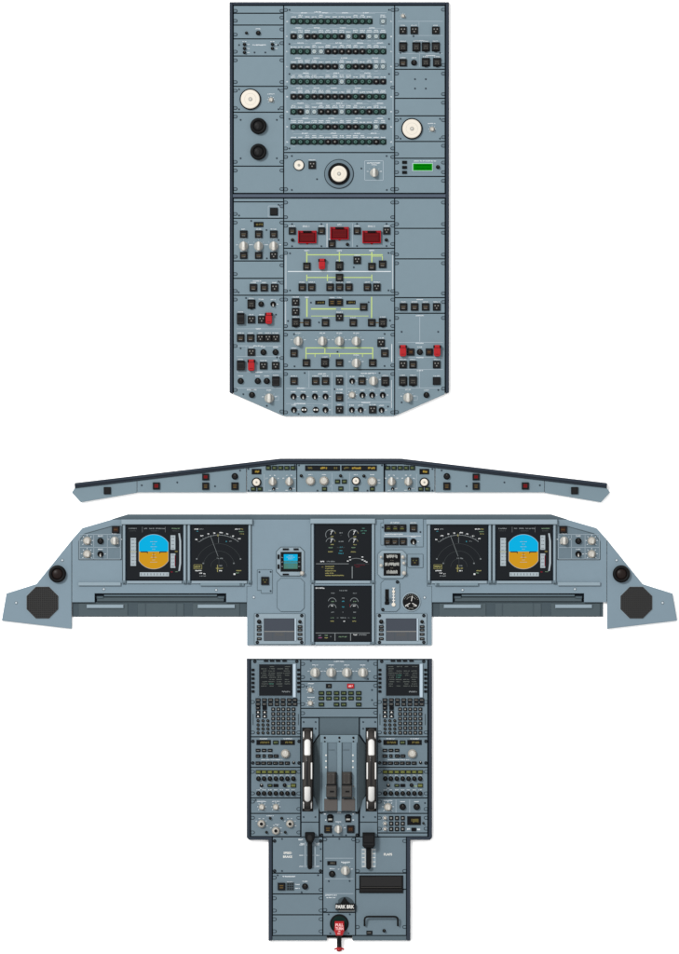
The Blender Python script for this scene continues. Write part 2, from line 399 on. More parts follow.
FAST = {}; REST = []
class Module:
    """one panel module: a plate with its controls as sub-parts and one lettering mesh"""
    def __init__(s, parent, name, poly, z0=2.0, z1=ZT, mat='panel', bev=0.3, label=None, gap=0.5, mb=None):
        xs = [p[0] for p in poly]; ys = [p[1] for p in poly]
        s.c = ((min(xs)+max(xs))/2, (min(ys)+max(ys))/2); s.z = z1; s.bb = (min(xs), min(ys), max(xs), max(ys))
        if mat == 'panel': mat = PAINT
        m = MB(*s.c, z1)
        q = m.ccw(poly)
        if gap:
            g = inset(q, gap)
            q = g if abs(area(g)) < abs(area(q)) else inset(q, -gap)
        m.prism(q, z0, z1, mat, bev)
        s.o = part(name, m, parent, label); s.l = MB(*s.c, z1); s.used = False
    def sub(s, name, mesh, x, y, dz=0.0, label=None): return put(name, mesh, s.o, x, y, s.z+dz, label)
    def b(s, x, y, w=7.4, h=7.4, st=None, cap=True, name='push_button'):
        st = st or ('bars' if rnd() < 0.86 else 'dots')
        s.sub(name, lib((name, w, h, st), lambda m: f_button(m, w, h, st)), x, y)
        if cap: s.dash(x, y-h/2-1.3, w*(0.55+0.35*rnd()), 1.0)
    def bs(s, xs, y, **k):
        for x in xs: s.b(x, y, **k)
    def g(s, x, y, w=8, h=9): s.sub('guarded_button', lib(('guarded_button', w, h), lambda m: f_guarded(m, w, h)), x, y); s.dash(x, y-h/2-1.2, w*0.7, 1.0)
    def dg(s, x, y, w=7.5, h=10): s.sub('dark_guard', lib(('dark_guard', w, h), lambda m: f_darkguard(m, w, h)), x, y); s.dash(x, y-h/2-1.2, w*0.7, 1.0)
    def rg(s, x, y, w=7.2, h=11.5): s.sub('red_guard', lib(('red_guard', w, h), lambda m: f_redguard(m, w, h)), x, y)
    def k(s, x, y, w=4.8, h=9.0, ang=0.0, name='rotary_knob'):
        s.sub(name, lib((name, w, h, ang), lambda m: f_rotary(m, w, h, ang)), x, y)
        for a in (-50, 0, 50):
            t = math.radians(a-90); s.line(x+5.4*math.cos(t), y+5.6*math.sin(t), x+6.6*math.cos(t), y+6.8*math.sin(t), 0.6)
        s.dash(x-6.4, y-1.5, 2.0, 0.9); s.dash(x+6.6, y-1.5, 2.0, 0.9); s.dash(x, y-h/2-3.4, 5.5, 1.0)
    def r(s, x, y, r=3.1, cap=True):
        s.sub('round_knob', lib(('round_knob', r), lambda m: f_round(m, r)), x, y)
        if cap: s.dash(x, y-r-1.9, 5.0, 1.0)
    def t(s, x, y, r=3.0, d=1, cap=True):
        s.sub('toggle_switch', lib(('toggle_switch', r, d), lambda m: f_toggle(m, r, d)), x, y)
        if cap: s.dash(x, y-r-1.7, 4.8, 1.0); s.dash(x+r+1.6, y, 1.8, 0.8)
    def bk(s, x, y, r=4.2, black=False): s.sub('dimmer_knob', lib(('dimmer_knob', r, black), lambda m: f_beigeknob(m, r, black)), x, y)
    def tk(s, x, y, r=2.6): s.sub('tick_knob', lib(('tick_knob', r), lambda m: f_tickknob(m, r)), x, y)
    def dk(s, x, y, r=4.6): s.sub('dial_knob', lib(('dial_knob', r), lambda m: f_dialknob(m, r)), x, y)
    def sc(s, *xy):
        for x, y in xy: s.sub('screw', lib(('screw',), f_screw), x, y)
    def bsc(s, *xy):
        for x, y in xy: s.sub('corner_screw', lib(('corner_screw',), f_bigscrew), x, y)
    def br(s, *xy):
        for x, y in xy: s.sub('bright_screw', lib(('bright_screw',), f_bright), x, y)
    def key(s, x, y, w, h, kind, name): s.sub(name, lib((name, w, h, kind), lambda m: f_key(m, w, h, kind)), x, y)
    def fa(s, d, x, y):
        t = s.o.parent; n = FAST.get(t.name, 0); FAST[t.name] = n+1
        if n < 100: s.sub('fastener', lib(('fastener', d), lambda m: f_fast(m, d)), x, y)
        else: REST.append((d, x, y))
    def fast(s, left=True, right=True, ys=None):
        x0, y0, x1, y1 = s.bb; h = y1-y0
        if ys: ly = ry = ys
        elif h < 9: ly = ry = [y1-2.4]
        elif h < 18: ly = [y1-4.3]; ry = [y0+4.3]
        else: ly = ry = [y0+4.3, y1-4.3]
        if left:
            for y in ly: s.fa(1, x0+0.55, y)
        if right:
            for y in ry: s.fa(-1, x1-0.55, y)
    def dash(s, x, y, w, h=1.0, mat='ink'): s.l.dash(x, y, w, h, s.z+0.12, mat); s.used = True
    def line(s, x0, y0, x1, y1, w=0.5, mat='ink_dim', dz=0.1): s.l.line(x0, y0, x1, y1, w*(0.9 if mat == 'green_flow' else 1), s.z+dz, mat); s.used = True
    def text(s, t, x, y, h=1.7, mat='ink', bold=0.02): s.l.text(t, x, y, h, s.z+0.12, mat, bold); s.used = True
    def boxline(s, x0, y0, x1, y1, w=0.5, mat='ink_dim'): s.l.outline(rect(x0, y0, x1, y1), w, s.z+0.1, mat); s.used = True
    def disp(s, x, y, w, h, mat='e_amber', fill=0.7, name='digital_display', dz=0.0):
        m = MB(x, y, s.z)
        m.box(x, y, w, h, s.z, s.z+0.7, 'black', 0.2)
        if mat: m.dash(x+w*0.08, y, w*fill, h*0.42, s.z+0.78, mat)
        s.sub(name, m.mesh(name), x, y)
    def own(s, name, mb, label=None): return part(name, mb, s.o, label)
    def mb(s, x, y): return MB(x, y, s.z)
    def done(s):
        if s.used: part('lettering', s.l, s.o)
        return s

# ================================================================== OVERHEAD PANEL
PAINT = 'panel'
T = thing('overhead_panel', 'tall overhead panel with rows of circuit breakers and three red fire switches', 'cockpit panel', 339.3, 209)
m = MB(339.3, 209, 0)
OUT = [(229.4, 2.1), (449.0, 2.1), (449.0, 392.5), (395.2, 416.2), (283.4, 416.2), (229.4, 392.5)]
m.prism([(231, 4), (447.4, 4), (447.4, 391.6), (394.8, 415.3), (283.8, 415.3), (231, 391.6)], 0, 2.2, 'backing')
for p in ([(229.4, 2.1), (232.6, 2.1), (232.6, 393.9), (229.4, 392.5)], [(446.0, 2.1), (449, 2.1), (449, 392.5), (446.0, 393.8)]):
    m.prism(p, 0, 5.4, 'frame', 0.5)
m.prism(rect(232.8, 2.1, 445.8, 4.9), 0, 5.4, 'frame', 0.5)
m.prism(rect(232.8, 194.2, 445.8, 197.6), 0, 5.4, 'frame_edge', 0.6)
part('frame', m, T, 'dark slate metal frame around the modules')
XL, XM, XR, XE = 233.3, 283.7, 394.7, 445.3
def om(name, x0, y0, x1, y1, label=None, fl=True, **k):
    M = Module(T, name, rect(x0, y0, x1, y1), label=label, **k)
    if fl: M.fast()
    return M
om('blank_panel', XL, 5.4, XM, 13.3).done()
om('blank_panel', XL, 13.3, XM, 25.1).done()
M = om('jack_panel', XL, 25.1, XM, 38.9); M.r(246.4, 33, 1.5, False); M.r(258.2, 33, 2.4, False); M.dash(258, 28.8, 5); M.done()
M = om('service_panel', XL, 38.9, XM, 56.0)
for x, y in ((244.4, 44.4), (244.4, 48.5), (244.4, 52.5), (272.4, 44.4), (272.4, 48.5)): M.r(x, y, 1.7, False); M.dash(x+4, y, 2.4, 0.8)
M.sc((254.5, 52.5), (265.3, 52.5), (239, 45), (278, 45)); M.dash(259.5, 45, 14, 1.3); M.dash(244.4, 41.5, 4, 0.8); M.dash(272.4, 41.5, 4, 0.8); M.done()
om('blank_panel', XL, 56.0, XM, 86.4).done()
def f_lamp(mb):
    mb.cyl(0, 0, 10.6, 0, 2.2, 'black', 0.7, n=40)
    mb.cyl(0, 0, 9.5, 1.6, 3.4, 'cream', 0.8, n=40)
    mb.ring(0, 0, 5.6, 5.9, 3.3, 3.45, 'beige', 32)
    mb.cyl(0, 0, 1.9, 3.3, 3.9, 'beige_dark', 0.2, n=20); mb.cyl(0, 0, 1.2, 3.8, 4.1, 'beige_white', 0.1, n=16)
M = om('lamp_panel', XL, 86.4, XM, 112.3)
M.sub('round_lamp', lib(('round_lamp',), f_lamp), 250.3, 99.3); M.tk(271, 99.8, 2.5); M.dash(271, 94, 7); M.sc((239, 89.3), (278.5, 89.3), (239, 109.3), (278.5, 109.3)); M.done()
def f_nozzle(mb):
    mb.cyl(0, 0, 8.2, 0, 2.0, 'rubber', 0.6, n=36); mb.ring(0, 0, 5.0, 7.8, 1.8, 4.8, 'rubber', 36); mb.dome(0, 0, 5.6, 1.8, 3.6, 'black_face', 28)
    mb.prism(stad(-0.8, 0.4, 2.6, 5.2), 5.0, 5.5, 'black_soft', 0.2)
M = om('air_nozzle_panel', XL, 112.3, XM, 166.2)
for y in (126.1, 151.9): M.sub('air_nozzle', lib(('air_nozzle',), f_nozzle), 258.4, y)
M.sc((240.6, 119.9), (276.8, 119.9), (240.6, 158.3), (276.8, 158.3)); M.done()
om('blank_panel', XL, 166.2, XM, 193.4).done()
# circuit breakers
M = om('circuit_breaker_panel', XM, 5.4, XR, 152.6, 'nine long rows of small black and green-collared breakers', fl=False)
for y in (10, 87.5, 148.5): M.fast(ys=[y])
CB = ['GGGGGGGGGGGG.W', 'BWBBGGGBBWGBWW', 'GGGWWBBBBBBGGG', 'BBBBBBBWGBBBWW', 'GGGGGGGWGGGGBB', 'BBGBBBBBBGBGGG', 'GBWWBBBWGBGBGG', 'GGGGGBBGBBGGWB', 'GGGGGBBGGGGGBG']
CB[1] = 'BWBBGGGBWGBWWG'
NM = {'G': 'collared_breaker', 'B': 'circuit_breaker', 'W': 'breaker_plug'}
for r, row in enumerate(CB):
    y = 21.4+r*15.06
    for k, ch in enumerate(row):
        x = 293.6+k*6.88
        if ch != '.':
            M.sub(NM[ch], lib((NM[ch],), lambda q: f_breaker(q, ch)), x, y)
            M.dash(x, y-4.5, 4.2+1.8*rnd(), 1.1)
            if rnd() < 0.6: M.dash(x, y-6.2, 3.2+2*rnd(), 0.95, 'ink')
            if rnd() < 0.3: M.dash(x, y+4.4, 3.4, 0.8, 'ink_dim')
    x = 293
    while x < 375:
        l = 10+20*rnd(); M.line(x, y-8.0, min(x+l, 384), y-8.0, 0.35); M.dash(min(x+l/2, 380), y-8.6, 6, 1.0, 'ink'); x += l+3
    M.dash(287.2, y, 1.6, 1.4); M.dash(391.2, y, 1.6, 1.4)
M.line(290, 12.6, 387, 12.6, 0.4); M.dash(318, 12.0, 7, 1.2)
M.sc((289.5, 9.9), (289.4, 44), (289.4, 74), (389, 44), (389, 74), (289.4, 119), (389, 119), (289.4, 148.5), (389, 9.9)); M.line(285.8, 12, 285.8, 145, 0.4); M.line(392.8, 12, 392.8, 145, 0.4); M.done()
# window-crank style dial row
M = om('maintenance_panel', XM, 152.6, XR, 193.4)

q = M.mb(298.9, 165.2); q.cyl(298.9, 165.2, 5.6, ZT, ZT+0.8, 'backing', 0.2, n=28); q.cyl(298.9, 165.2, 5.0, ZT+0.6, ZT+2.0, 'knob_grey', 0.6, 'cream', n=28); q.cyl(298.9, 165.2, 1.3, ZT+1.9, ZT+2.4, 'beige_dark', 0.2)
M.own('round_lamp', q)
M.b(312.1, 165, 7.2, 7.6, 'dots')
q = M.mb(339, 174); q.cyl(339, 174, 14.8, ZT, ZT+0.5, 'backing', n=44); q.cyl(339, 174, 14.2, ZT+0.3, ZT+1.4, 'panel_mid', 0.5, n=44); q.cyl(339, 174, 11, ZT+1.2, ZT+2.6, 'black', 0.7, n=40)
q.cyl(339, 174, 8.1, ZT+2.4, ZT+5.2, 'cream', 0.9, n=36); q.ring(339, 174, 4.9, 5.1, ZT+5.1, ZT+5.25, 'beige', 28); q.cyl(339, 174, 1.9, ZT+5.1, ZT+5.6, 'beige_dark', 0.2, n=18); q.cyl(339, 174, 1.1, ZT+5.5, ZT+5.8, 'beige_white', 0.1)
M.own('dial_knob', q, 'large cream dial in a thick black ring')
M.k(374.2, 172.8, 5.0, 9.2); M.boxline(364.7, 160.7, 383.2, 180.2, 0.6, 'ink_dim'); M.dash(374, 163, 14, 1.2)
M.sc((291.8, 156), (291.8, 190), (317, 179.2), (361.4, 168.5), (386.6, 156), (386.8, 190)); M.fast(ys=[157, 189.5]) ; M.done()
# right column, upper
M = om('wiper_and_recorder_panel', XR, 5.4, XE, 69.3)
M.tk(403, 16, 2.0); M.line(398, 21.3, 443, 21.3); M.bs((403, 414.2, 435.7), 30.4, st='dots'); M.line(398, 35.5, 443, 35.5, 0.4)
M.g(403, 46.8); 
for x in (416.3, 425.8, 435.7): M.g(x, 46.8)
M.b(403, 62.7); M.r(414, 62.7, 3.0); M.g(425.8, 62.2, 8, 8.4); M.g(437, 62.2, 8, 8.4); M.line(419, 22, 419, 34.5, 0.4); M.line(419.5, 52, 419.5, 67, 0.4); M.line(398, 53.5, 443, 53.5, 0.4)
M.sc((413.5, 36.2), (400.5, 52.8), (440, 52.8)); M.dash(419, 40.8, 8, 1.1); M.dash(431, 55.5, 10, 1.1); M.done()
M = om('blank_panel', XR, 69.3, XE, 98.4); M.sc((415, 79.2), (425.8, 79.2), (415, 88.5), (425.8, 88.5)); M.done()
om('blank_panel', XR, 98.4, XE, 115.9).done()
M = om('lamp_panel', XR, 115.9, XE, 141.5); M.sub('round_lamp', lib(('round_lamp',), f_lamp), 411.9, 128.8); M.tk(432.2, 129.2, 2.5); M.dash(432, 123.5, 8)
M.sc((400.5, 118.8), (440, 118.8), (400.5, 138.6), (440, 138.6)); M.done()
om('blank_panel', XR, 141.5, XE, 158.3).done()
M = om('transmitter_panel', XR, 158.3, XE, 176.5, 'module with a lit green digital window')
for y in (162.3, 167.4, 172.4): M.key(404.5, y, 4.7, 2.9, 'none', 'small_key')
q = M.mb(422.7, 167.1); q.box(422.7, 167.1, 21, 8.4, ZT, ZT+0.6, 'panel_pale', 0.2); q.box(422.7, 167.1, 19.6, 7.2, ZT+0.5, ZT+0.8, 'e_lcd'); 
q.outline(rect(413.2, 163.7, 432.2, 170.5), 0.35, ZT+0.86, 'e_lcd_edge')
[q.dash(422.7, y, 15, 1.2, ZT+0.86, 'e_lcd_mark') for y in (165.4, 168.6)]
M.own('digital_display', q, 'lit green display window'); M.r(437.9, 167.1, 2.0, False); M.dash(425, 161, 22, 1.2); M.done()
om('blank_panel', XR, 176.5, XE, 193.4).done()
# lower overhead, left column
om('blank_panel', XL, 198.2, XM, 201.9, fl=False).done()
M = om('evacuation_panel', XL, 201.9, XM, 218.3); M.boxline(268.3, 206, 279.3, 217, 0.6, 'ink_dim'); M.b(273.8, 211.6, 7.6, 7.6, 'none', False); M.sc((239, 215.5), (278.5, 204.8)); M.done()
M = om('inertial_reference_panel', XL, 218.3, XM, 261.0)
M.disp(258.6, 224.5, 9.6, 5.2, 'e_amber_dim')
for x in (243.6, 258.6, 273.6): M.b(x, 234.2); M.k(x, 246.2, 5.4, 9.4); M.b(x, 255.4, 7.4, 6.8)
M.sc((251.2, 220.9), (266.5, 230), (266.8, 258.4), (278.5, 240)); M.done()
om('blank_panel', XL, 261.0, XM, 278.4).done()
M = om('flight_control_panel', XL, 278.4, XM, 295.3); M.bs((253.3, 264.1, 274.5), 287.6); M.sc((238.5, 292.3), (278.5, 281.5)); M.dash(257, 281, 8); M.done()
M = Module(T, 'calls_and_oxygen_panel', [(XL, 295.3), (XM, 295.3), (XM, 416.6), (XL, 394.5)], label='module with two red guards above a slanted lower edge')
M.fast(ys=[299.6]); M.fast(left=True, right=False, ys=[346, 390]); M.fast(left=False, ys=[358, 411.5])
M.g(251.3, 304.1, 7.8, 9); M.r(261.1, 304.1, 2.9); M.t(273.1, 304.1, 2.8)
M.dg(240.6, 318.6, 7.5, 11); M.b(251.3, 319.6); M.b(261.6, 319.6, 7.4, 7.4, 'dots'); M.rg(268.8, 318.4); 
M.line(236.5, 328.8, 281.5, 328.8); M.dash(258.3, 328.8, 5, 1.3)
M.b(240.6, 338); M.b(250.5, 338); M.bs((260.3, 267.9, 275.5), 338, st='dots'); M.line(236.5, 345.9, 281.5, 345.9); M.line(246, 346, 246, 356, 0.4); M.dash(258, 345.9, 9, 1.2)
M.b(251.3, 352.2, 7.4, 7.0, 'dots'); M.r(263.4, 352.2, 3.1); M.r(275.5, 352.2, 3.1); M.line(236.5, 356.5, 281.5, 356.5) 
M.dg(240.7, 365.4, 7.8, 9.6); M.rg(251.3, 365.2); M.b(263.4, 365.6, 7.4, 7.4, 'dots'); M.b(275.5, 365.6, 7.4, 7.4, 'dots'); M.line(236.5, 371.8, 281.5, 371.8); M.dash(258.8, 372.2, 7, 1.2)
M.r(240.6, 381); M.r(257.7, 381); M.r(266.7, 381); M.dg(275.8, 381.2, 7.6, 9.4); M.line(236.5, 388, 281.5, 388); M.dash(251.9, 389.7, 10, 1.0)
M.r(251.9, 394.9); M.k(269.2, 398.2, 5.6, 9.4); M.boxline(273.6, 396.0, 278.5, 400.4, 0.4, 'ink_dim')
M.sc((246, 298), (276, 314.6), (240.6, 348.3), (277, 357.4), (243.3, 394.2), (266.8, 405.8)); M.done()
# lower overhead, centre column
om('blank_panel', XM, 198.2, XR, 221.5).done()
M = om('fire_panel', XM, 221.5, XR, 248.3, 'module with three framed red fire switches')
def f_fire(mb):
    mb.box(0, 0, 18.6, 12.6, 0, 0.9, 'red_frame', 0.3)
    mb.ring(0, 6.4, 0.3, 1.2, 0, 0.8, 'red', 12)
    mb.box(0, 0.5, 15.6, 9.2, 0.7, 2.6, 'red_dark', 0.5)
    mb.box(0, 1.0, 11.6, 0.4, 2.5, 2.7, 'red_cap'); mb.box(0, 2.8, 11.6, 0.4, 2.5, 2.7, 'red_cap')
    mb.box(0, -2.4, 12.6, 0.5, 2.5, 2.7, 'red_cap')
    for sx in (-1, 1): mb.box(sx*8.6, 0, 1.0, 12.6, 0.8, 3.4, 'red_frame', 0.25)
    mb.box(0, 5.7, 16.0, 1.0, 0.8, 3.2, 'red_frame', 0.25)
    mb.box(0, -5.2, 8.4, 1.7, 0.8, 3.6, 'black', 0.3)
for x, y, t in ((307.2, 237.0, 'ENG 1'), (339.5, 233.3, 'APU'), (371.7, 237.0, 'ENG 2')):
    M.sub('fire_switch', lib(('fire_switch',), f_fire), x, y)
M.text('ENG 1', 306, 226.3, 1.9); M.text('APU', 339.3, 224.7, 1.7); M.text('ENG 2', 371.5, 226.3, 1.9)
M.bs((292.2, 321.5, 357.1, 386.6), 230.9, w=7.0, h=7.0); M.b(331.9, 243.9, 7.0, 7.0)
M.r(292.5, 240, 1.7, False); M.r(347.4, 244.4, 1.7, False); M.r(386.3, 240, 1.7, False); M.line(327, 223.5, 327, 247, 0.7, 'ink'); M.line(352.5, 223.5, 352.5, 247, 0.5)
M.sc((292, 224), (321.4, 224), (357, 223.8), (386.5, 223.8), (292, 246.2), (321.4, 246.2), (357, 246), (386.5, 246)); M.done()
M = om('hydraulic_and_fuel_panel', XM, 248.3, XR, 295.3, fl=False); M.fast(ys=[253]); M.fast(ys=[291])
G = 'green_flow'
M.line(306.2, 254.8, 382.7, 254.8, 1.2, G)
for x, y1 in ((306.8, 262.5), (339.4, 261.5), (371.8, 262.5)): M.line(x, 252, x, y1, 1.4, G, 0.14)
M.line(371.8, 256.2, 382.4, 256.2, 0.8, G, 0.18); M.line(382.4, 256, 382.4, 260.3, 1.0, G, 0.14)
M.b(306.8, 266.3, cap=False); M.rg(322, 264.2, 7.0, 10.8); M.g(339.4, 265.8, 7.8, 8.6); M.b(357.1, 260.2); M.b(371.8, 266.5, cap=False); M.b(382.5, 264.2, cap=False)
for x in (306.8, 339.4, 371.8): M.dash(x, 250.6, 5, 1.2)
M.line(287.7, 271.5, 391, 271.5, 0.9, 'ink'); 
M.line(306.8, 277.5, 371.8, 277.5, 1.1, G)
for x in (306.8, 327.4, 371.8): M.line(x, 274.6, x, 281, 1.1, G, 0.14)
M.b(339.4, 277.5, cap=False); M.bs((302.2, 311.6, 330, 339.4, 348.8, 367.3, 376.7), 287.2); M.line(285.9, 252, 285.9, 292, 0.5, 'ink'); M.line(392.5, 252, 392.5, 292, 0.5, 'ink')
M.sc((290, 253.4), (388.5, 253), (290, 290.4), (388.5, 290.4), (353.8, 267.4)); M.done()
M = om('electrical_panel', XM, 295.3, XR, 330.4)

M.line(306.9, 298.5, 306.9, 317, 1.6, G); M.line(371.6, 296.8, 371.6, 318, 1.3, G); M.line(311, 308.9, 336, 308.9, 1.5, G); M.line(341, 308.9, 359.7, 308.9, 1.4, G); M.line(311, 316, 335.4, 316, 0.7, G); M.line(343.5, 316, 368.5, 316, 0.7, G)
M.line(299.5, 322.6, 303.4, 322.6, 1.1, 'amber_dim'); M.line(375.6, 322.6, 378.6, 322.6, 1.1, 'amber_dim')
M.b(295.5, 302, st='dots'); M.b(295.5, 311.6, st='dots'); M.g(295.7, 322.4, 7.8, 8.6); M.b(306.9, 322.6, cap=False); M.b(325.4, 322.6); M.b(339.4, 317.2, st='dots'); M.b(353.2, 322.6); M.b(371.6, 322.6, cap=False); M.g(382.7, 322.4, 7.8, 8.6)
M.disp(320.1, 302.5, 9.8, 3.8, 'e_amber_dim'); M.disp(350.9, 302.4, 9.4, 3.8, 'e_amber_dim'); M.b(332.1, 302.4, 7.2, 7.0, 'amber'); M.b(339.2, 302.4, 7.2, 7.0, 'amber'); M.b(363.6, 306.9, cap=False)
M.dash(306.9, 297.4, 4, 1.2); M.sc((311, 302.6), (288, 321), (319, 322.4), (368.6, 302.2), (390, 320.5)); M.line(285.7, 300, 285.7, 326, 0.5, 'ink'); M.done()
M = om('air_conditioning_panel', XM, 330.4, XR, 369.7)
for x in (298.2, 322.4, 339.4, 356.2): M.k(x, 341.2, 5.4, 9.4)
M.k(356.2, 363.1, 5.4, 9.4)
M.line(305.4, 347.9, 373.2, 347.9, 1.2, G); M.line(305.8, 353.6, 372.8, 353.6, 1.2, G); M.line(306, 348, 306, 360, 1.2, G, 0.14); M.line(372.7, 348, 372.7, 360, 1.2, G, 0.14); M.line(324.9, 348, 324.9, 354, 1.2, G, 0.14)
for x in (315, 330, 339.4, 362.5): M.line(x, 353.8, x, 357, 0.8, G, 0.14)
M.b(293.9, 353.2); M.bs((306.3, 339.4, 372.6), 362.8, cap=False); M.g(324.9, 362.4, 7.8, 8.6); M.b(381, 343); M.b(384.7, 353.2)
M.sc((294, 334.2), (294.5, 366.3), (384.6, 334), (384.6, 366), (337.5, 351.8)); M.line(391.8, 344, 391.8, 362, 0.8, 'ink'); M.done()
M = om('lights_and_anti_ice_panel', XM, 369.7, XR, 416.6, fl=False); M.fast(ys=[374]); M.fast(ys=[412.3])
M.b(293.9, 381); M.bs((315.5, 325.4), 381); M.b(339.4, 381, st='dots'); M.t(352.1, 381, 2.9); M.b(361.9, 381); M.k(373.4, 381, 5.4, 8.8); M.g(385.2, 381.2, 8, 8.8)
for x in (293.4, 303.1, 314.8, 325.4): M.t(x, 396.4, 3.0)
M.b(339.4, 397.6); M.tk(352.1, 395, 3.4); M.t(362.4, 395, 3.0); M.t(372.1, 395, 3.0); M.t(382.7, 395, 3.0)
M.t(293.9, 409.8, 3.0); M.t(325.4, 409.8, 3.0); M.b(339.4, 409.6); M.t(351.8, 409.8, 2.9); M.t(360.6, 409.8, 2.9); M.b(372.6, 409.6, st='dots'); M.t(381.5, 410, 2.9)
def f_rocker(mb):
    mb.cyl(0, 0, 3.0, 0, 0.6, 'black', 0.2); mb.ring(0, 0, 2.1, 3.0, 0.5, 1.3, 'black')
    mb.prism(stad(0, 0, 4.6, 1.8), 0.5, 2.6, 'white', 0.3); mb.box(0, 0, 1.0, 1.9, 0.5, 2.7, 'backing')
for x in (304, 315.7): M.sub('rocker_switch', lib(('rocker_switch',), f_rocker), x, 409.8)
M.line(309, 371, 309, 387.5); M.line(331.9, 372, 331.9, 415); M.line(346.5, 372, 346.5, 415); M.line(286, 388.4, 331, 388.4); M.line(347, 388.4, 392, 388.4); M.line(347, 402, 392, 402); M.line(286, 403.6, 331, 403.6, 0.4); M.boxline(306.5, 406, 313.5, 413.5, 0.3)
for x, y, w in ((322, 373.8, 8), (366, 373.4, 10), (366, 402.5, 9), (339.3, 389.4, 7), (301, 388.2, 8), (300, 403.6, 12)): M.dash(x, y, w, 1.2)
M.sc((304.6, 373), (379.5, 373), (298.5, 414), (388, 406.6), (334.7, 389.2)); M.line(391.5, 380, 391.5, 408, 0.5, 'ink'); M.done()
# lower overhead, right column
om('blank_panel', XR, 198.2, XE, 228.4).done(); om('blank_panel', XR, 228.4, XE, 258.9).done(); om('blank_panel', XR, 258.9, XE, 297.7).done()
M = om('cargo_heat_panel', XR, 297.7, XE, 313.3); M.bs((403.4, 414.5, 425.5, 436.6), 306.9); M.dash(420, 299.6, 7); M.done()
M = Module(T, 'engine_control_panel', [(XR, 313.3), (XE, 313.3), (XE, 394.5), (XR, 416.6)], label='module with two red guards beside a black knob')
M.fast(ys=[318]); M.fast(left=False, ys=[388.6]); M.fast(right=False, ys=[412])
M.dash(419.8, 315.6, 8, 1.1); M.line(419.8, 317, 419.8, 341.5, 0.6); M.line(398, 342.4, 443, 342.4); M.dash(419.8, 343.2, 8, 1.1)
M.rg(403, 350.8); M.b(410.8, 352, 7.0, 7.0, 'rust', False); M.r(419.8, 352, 3.1); M.b(429.2, 352, 7.0, 7.0, 'rust', False); M.rg(437.2, 350.8); M.line(398, 357.2, 443, 357.2); M.dash(420, 357.6, 7, 1.1)
M.b(403, 364.5); M.b(412.9, 364.5); M.b(436.6, 364.5, st='dots'); M.line(398, 369.5, 443, 369.5); M.dash(420, 370.6, 6, 1.1); M.line(419.6, 370, 419.6, 387.6, 0.5)
M.g(403, 381); M.g(413, 381); M.b(436.6, 381, 7.6, 7.6, 'none'); M.line(398, 388, 443, 388); M.k(408, 397.6, 5.6, 9.2); M.r(426.4, 395, 3.0); M.boxline(413, 396, 417.5, 400, 0.4)
M.sc((401.6, 331.8), (438.2, 331.8), (401.6, 402.4), (438.3, 390)); M.done()

q = MB(420, 360, ZT)
for d, x, y in REST:
    q.o = (420-x, 360-y, 0); f_fast(q, d)
q.o = (420, 360, ZT)
o = part('fastener', q, T); o['kind'] = 'stuff'
# ================================================================== GLARESHIELD PANEL
T = thing('glareshield_panel', 'long shallow glareshield panel with a dark visor and pointed ends', 'cockpit panel', 340.8, 480)
GC = 340.8
def mir(p, c=GC): return [(2*c-x, y) for x, y in p][::-1]
TOPL = [(74.6, 483.1), (280.4, 458.6)]
vis = [(74.6, 483.0), (280.6, 458.5), (401.0, 458.5), (607.0, 483.0), (607.0, 487.2), (401.6, 463.0), (280.0, 463.0), (74.6, 487.2)]
m = MB(GC, 480, 0)
m.prism([(74.6, 485.2), (280.6, 460.7), (401.0, 460.7), (607.0, 485.2), (606.8, 488.0), (401.6, 463.8), (280.0, 463.8), (74.8, 488.0)], 0, 5.6, 'visor_low', 0.4)
m.prism([(74.6, 483.0), (280.6, 458.5), (401.0, 458.5), (607.0, 483.0), (607, 485.9), (401, 461.5), (280.6, 461.5), (74.6, 485.9)], 0, 7.0, 'frame', 0.6)
m.prism(rect(248, 463, 434, 492.0), 0, 1.8, 'backing')
part('visor', m, T, 'dark slate padded visor strip')
def end_panel(sgn):
    p = [(74.7, 487.9), (136.8, 480.5), (136.8, 492.8), (80.6, 502.3), (71.7, 492.6)]
    if sgn < 0: p = mir(p)
    M = Module(T, 'end_panel', p, 0.0, ZT, gap=0.0)
    x = 107.2 if sgn > 0 else 574.6
    M.b(x, 490.6, 7.0, 7.0, 'none', False); M.done()
def side_panel(sgn):
    p = [(137.2, 480.4), (246.2, 467.6), (246.2, 492.4), (137.2, 492.4)]
    if sgn < 0: p = mir(p)
    M = Module(T, 'side_panel', p, 0.0, ZT, gap=0.0)
    f = (lambda x: x) if sgn > 0 else (lambda x: 2*GC-x)
    M.b(f(156.3), 485.9, 7.0, 7.0, 'red', False, name='warning_button'); M.b(f(205.6), 476.9, 6.8, 6.4, 'red', False, name='warning_button'); M.b(f(205.6), 486.1, 6.8, 7.2, 'amber', False, name='warning_button')
    M.r(f(234.8), 476.3, 3.3, False); M.b(f(234.8), 486.1, 7.0, 7.4, 'amber', False, name='warning_button'); M.sc((f(141.7), 485.3), (f(177.2), 482.4), (f(215), 486.2), (f(240), 470.5)); M.done()
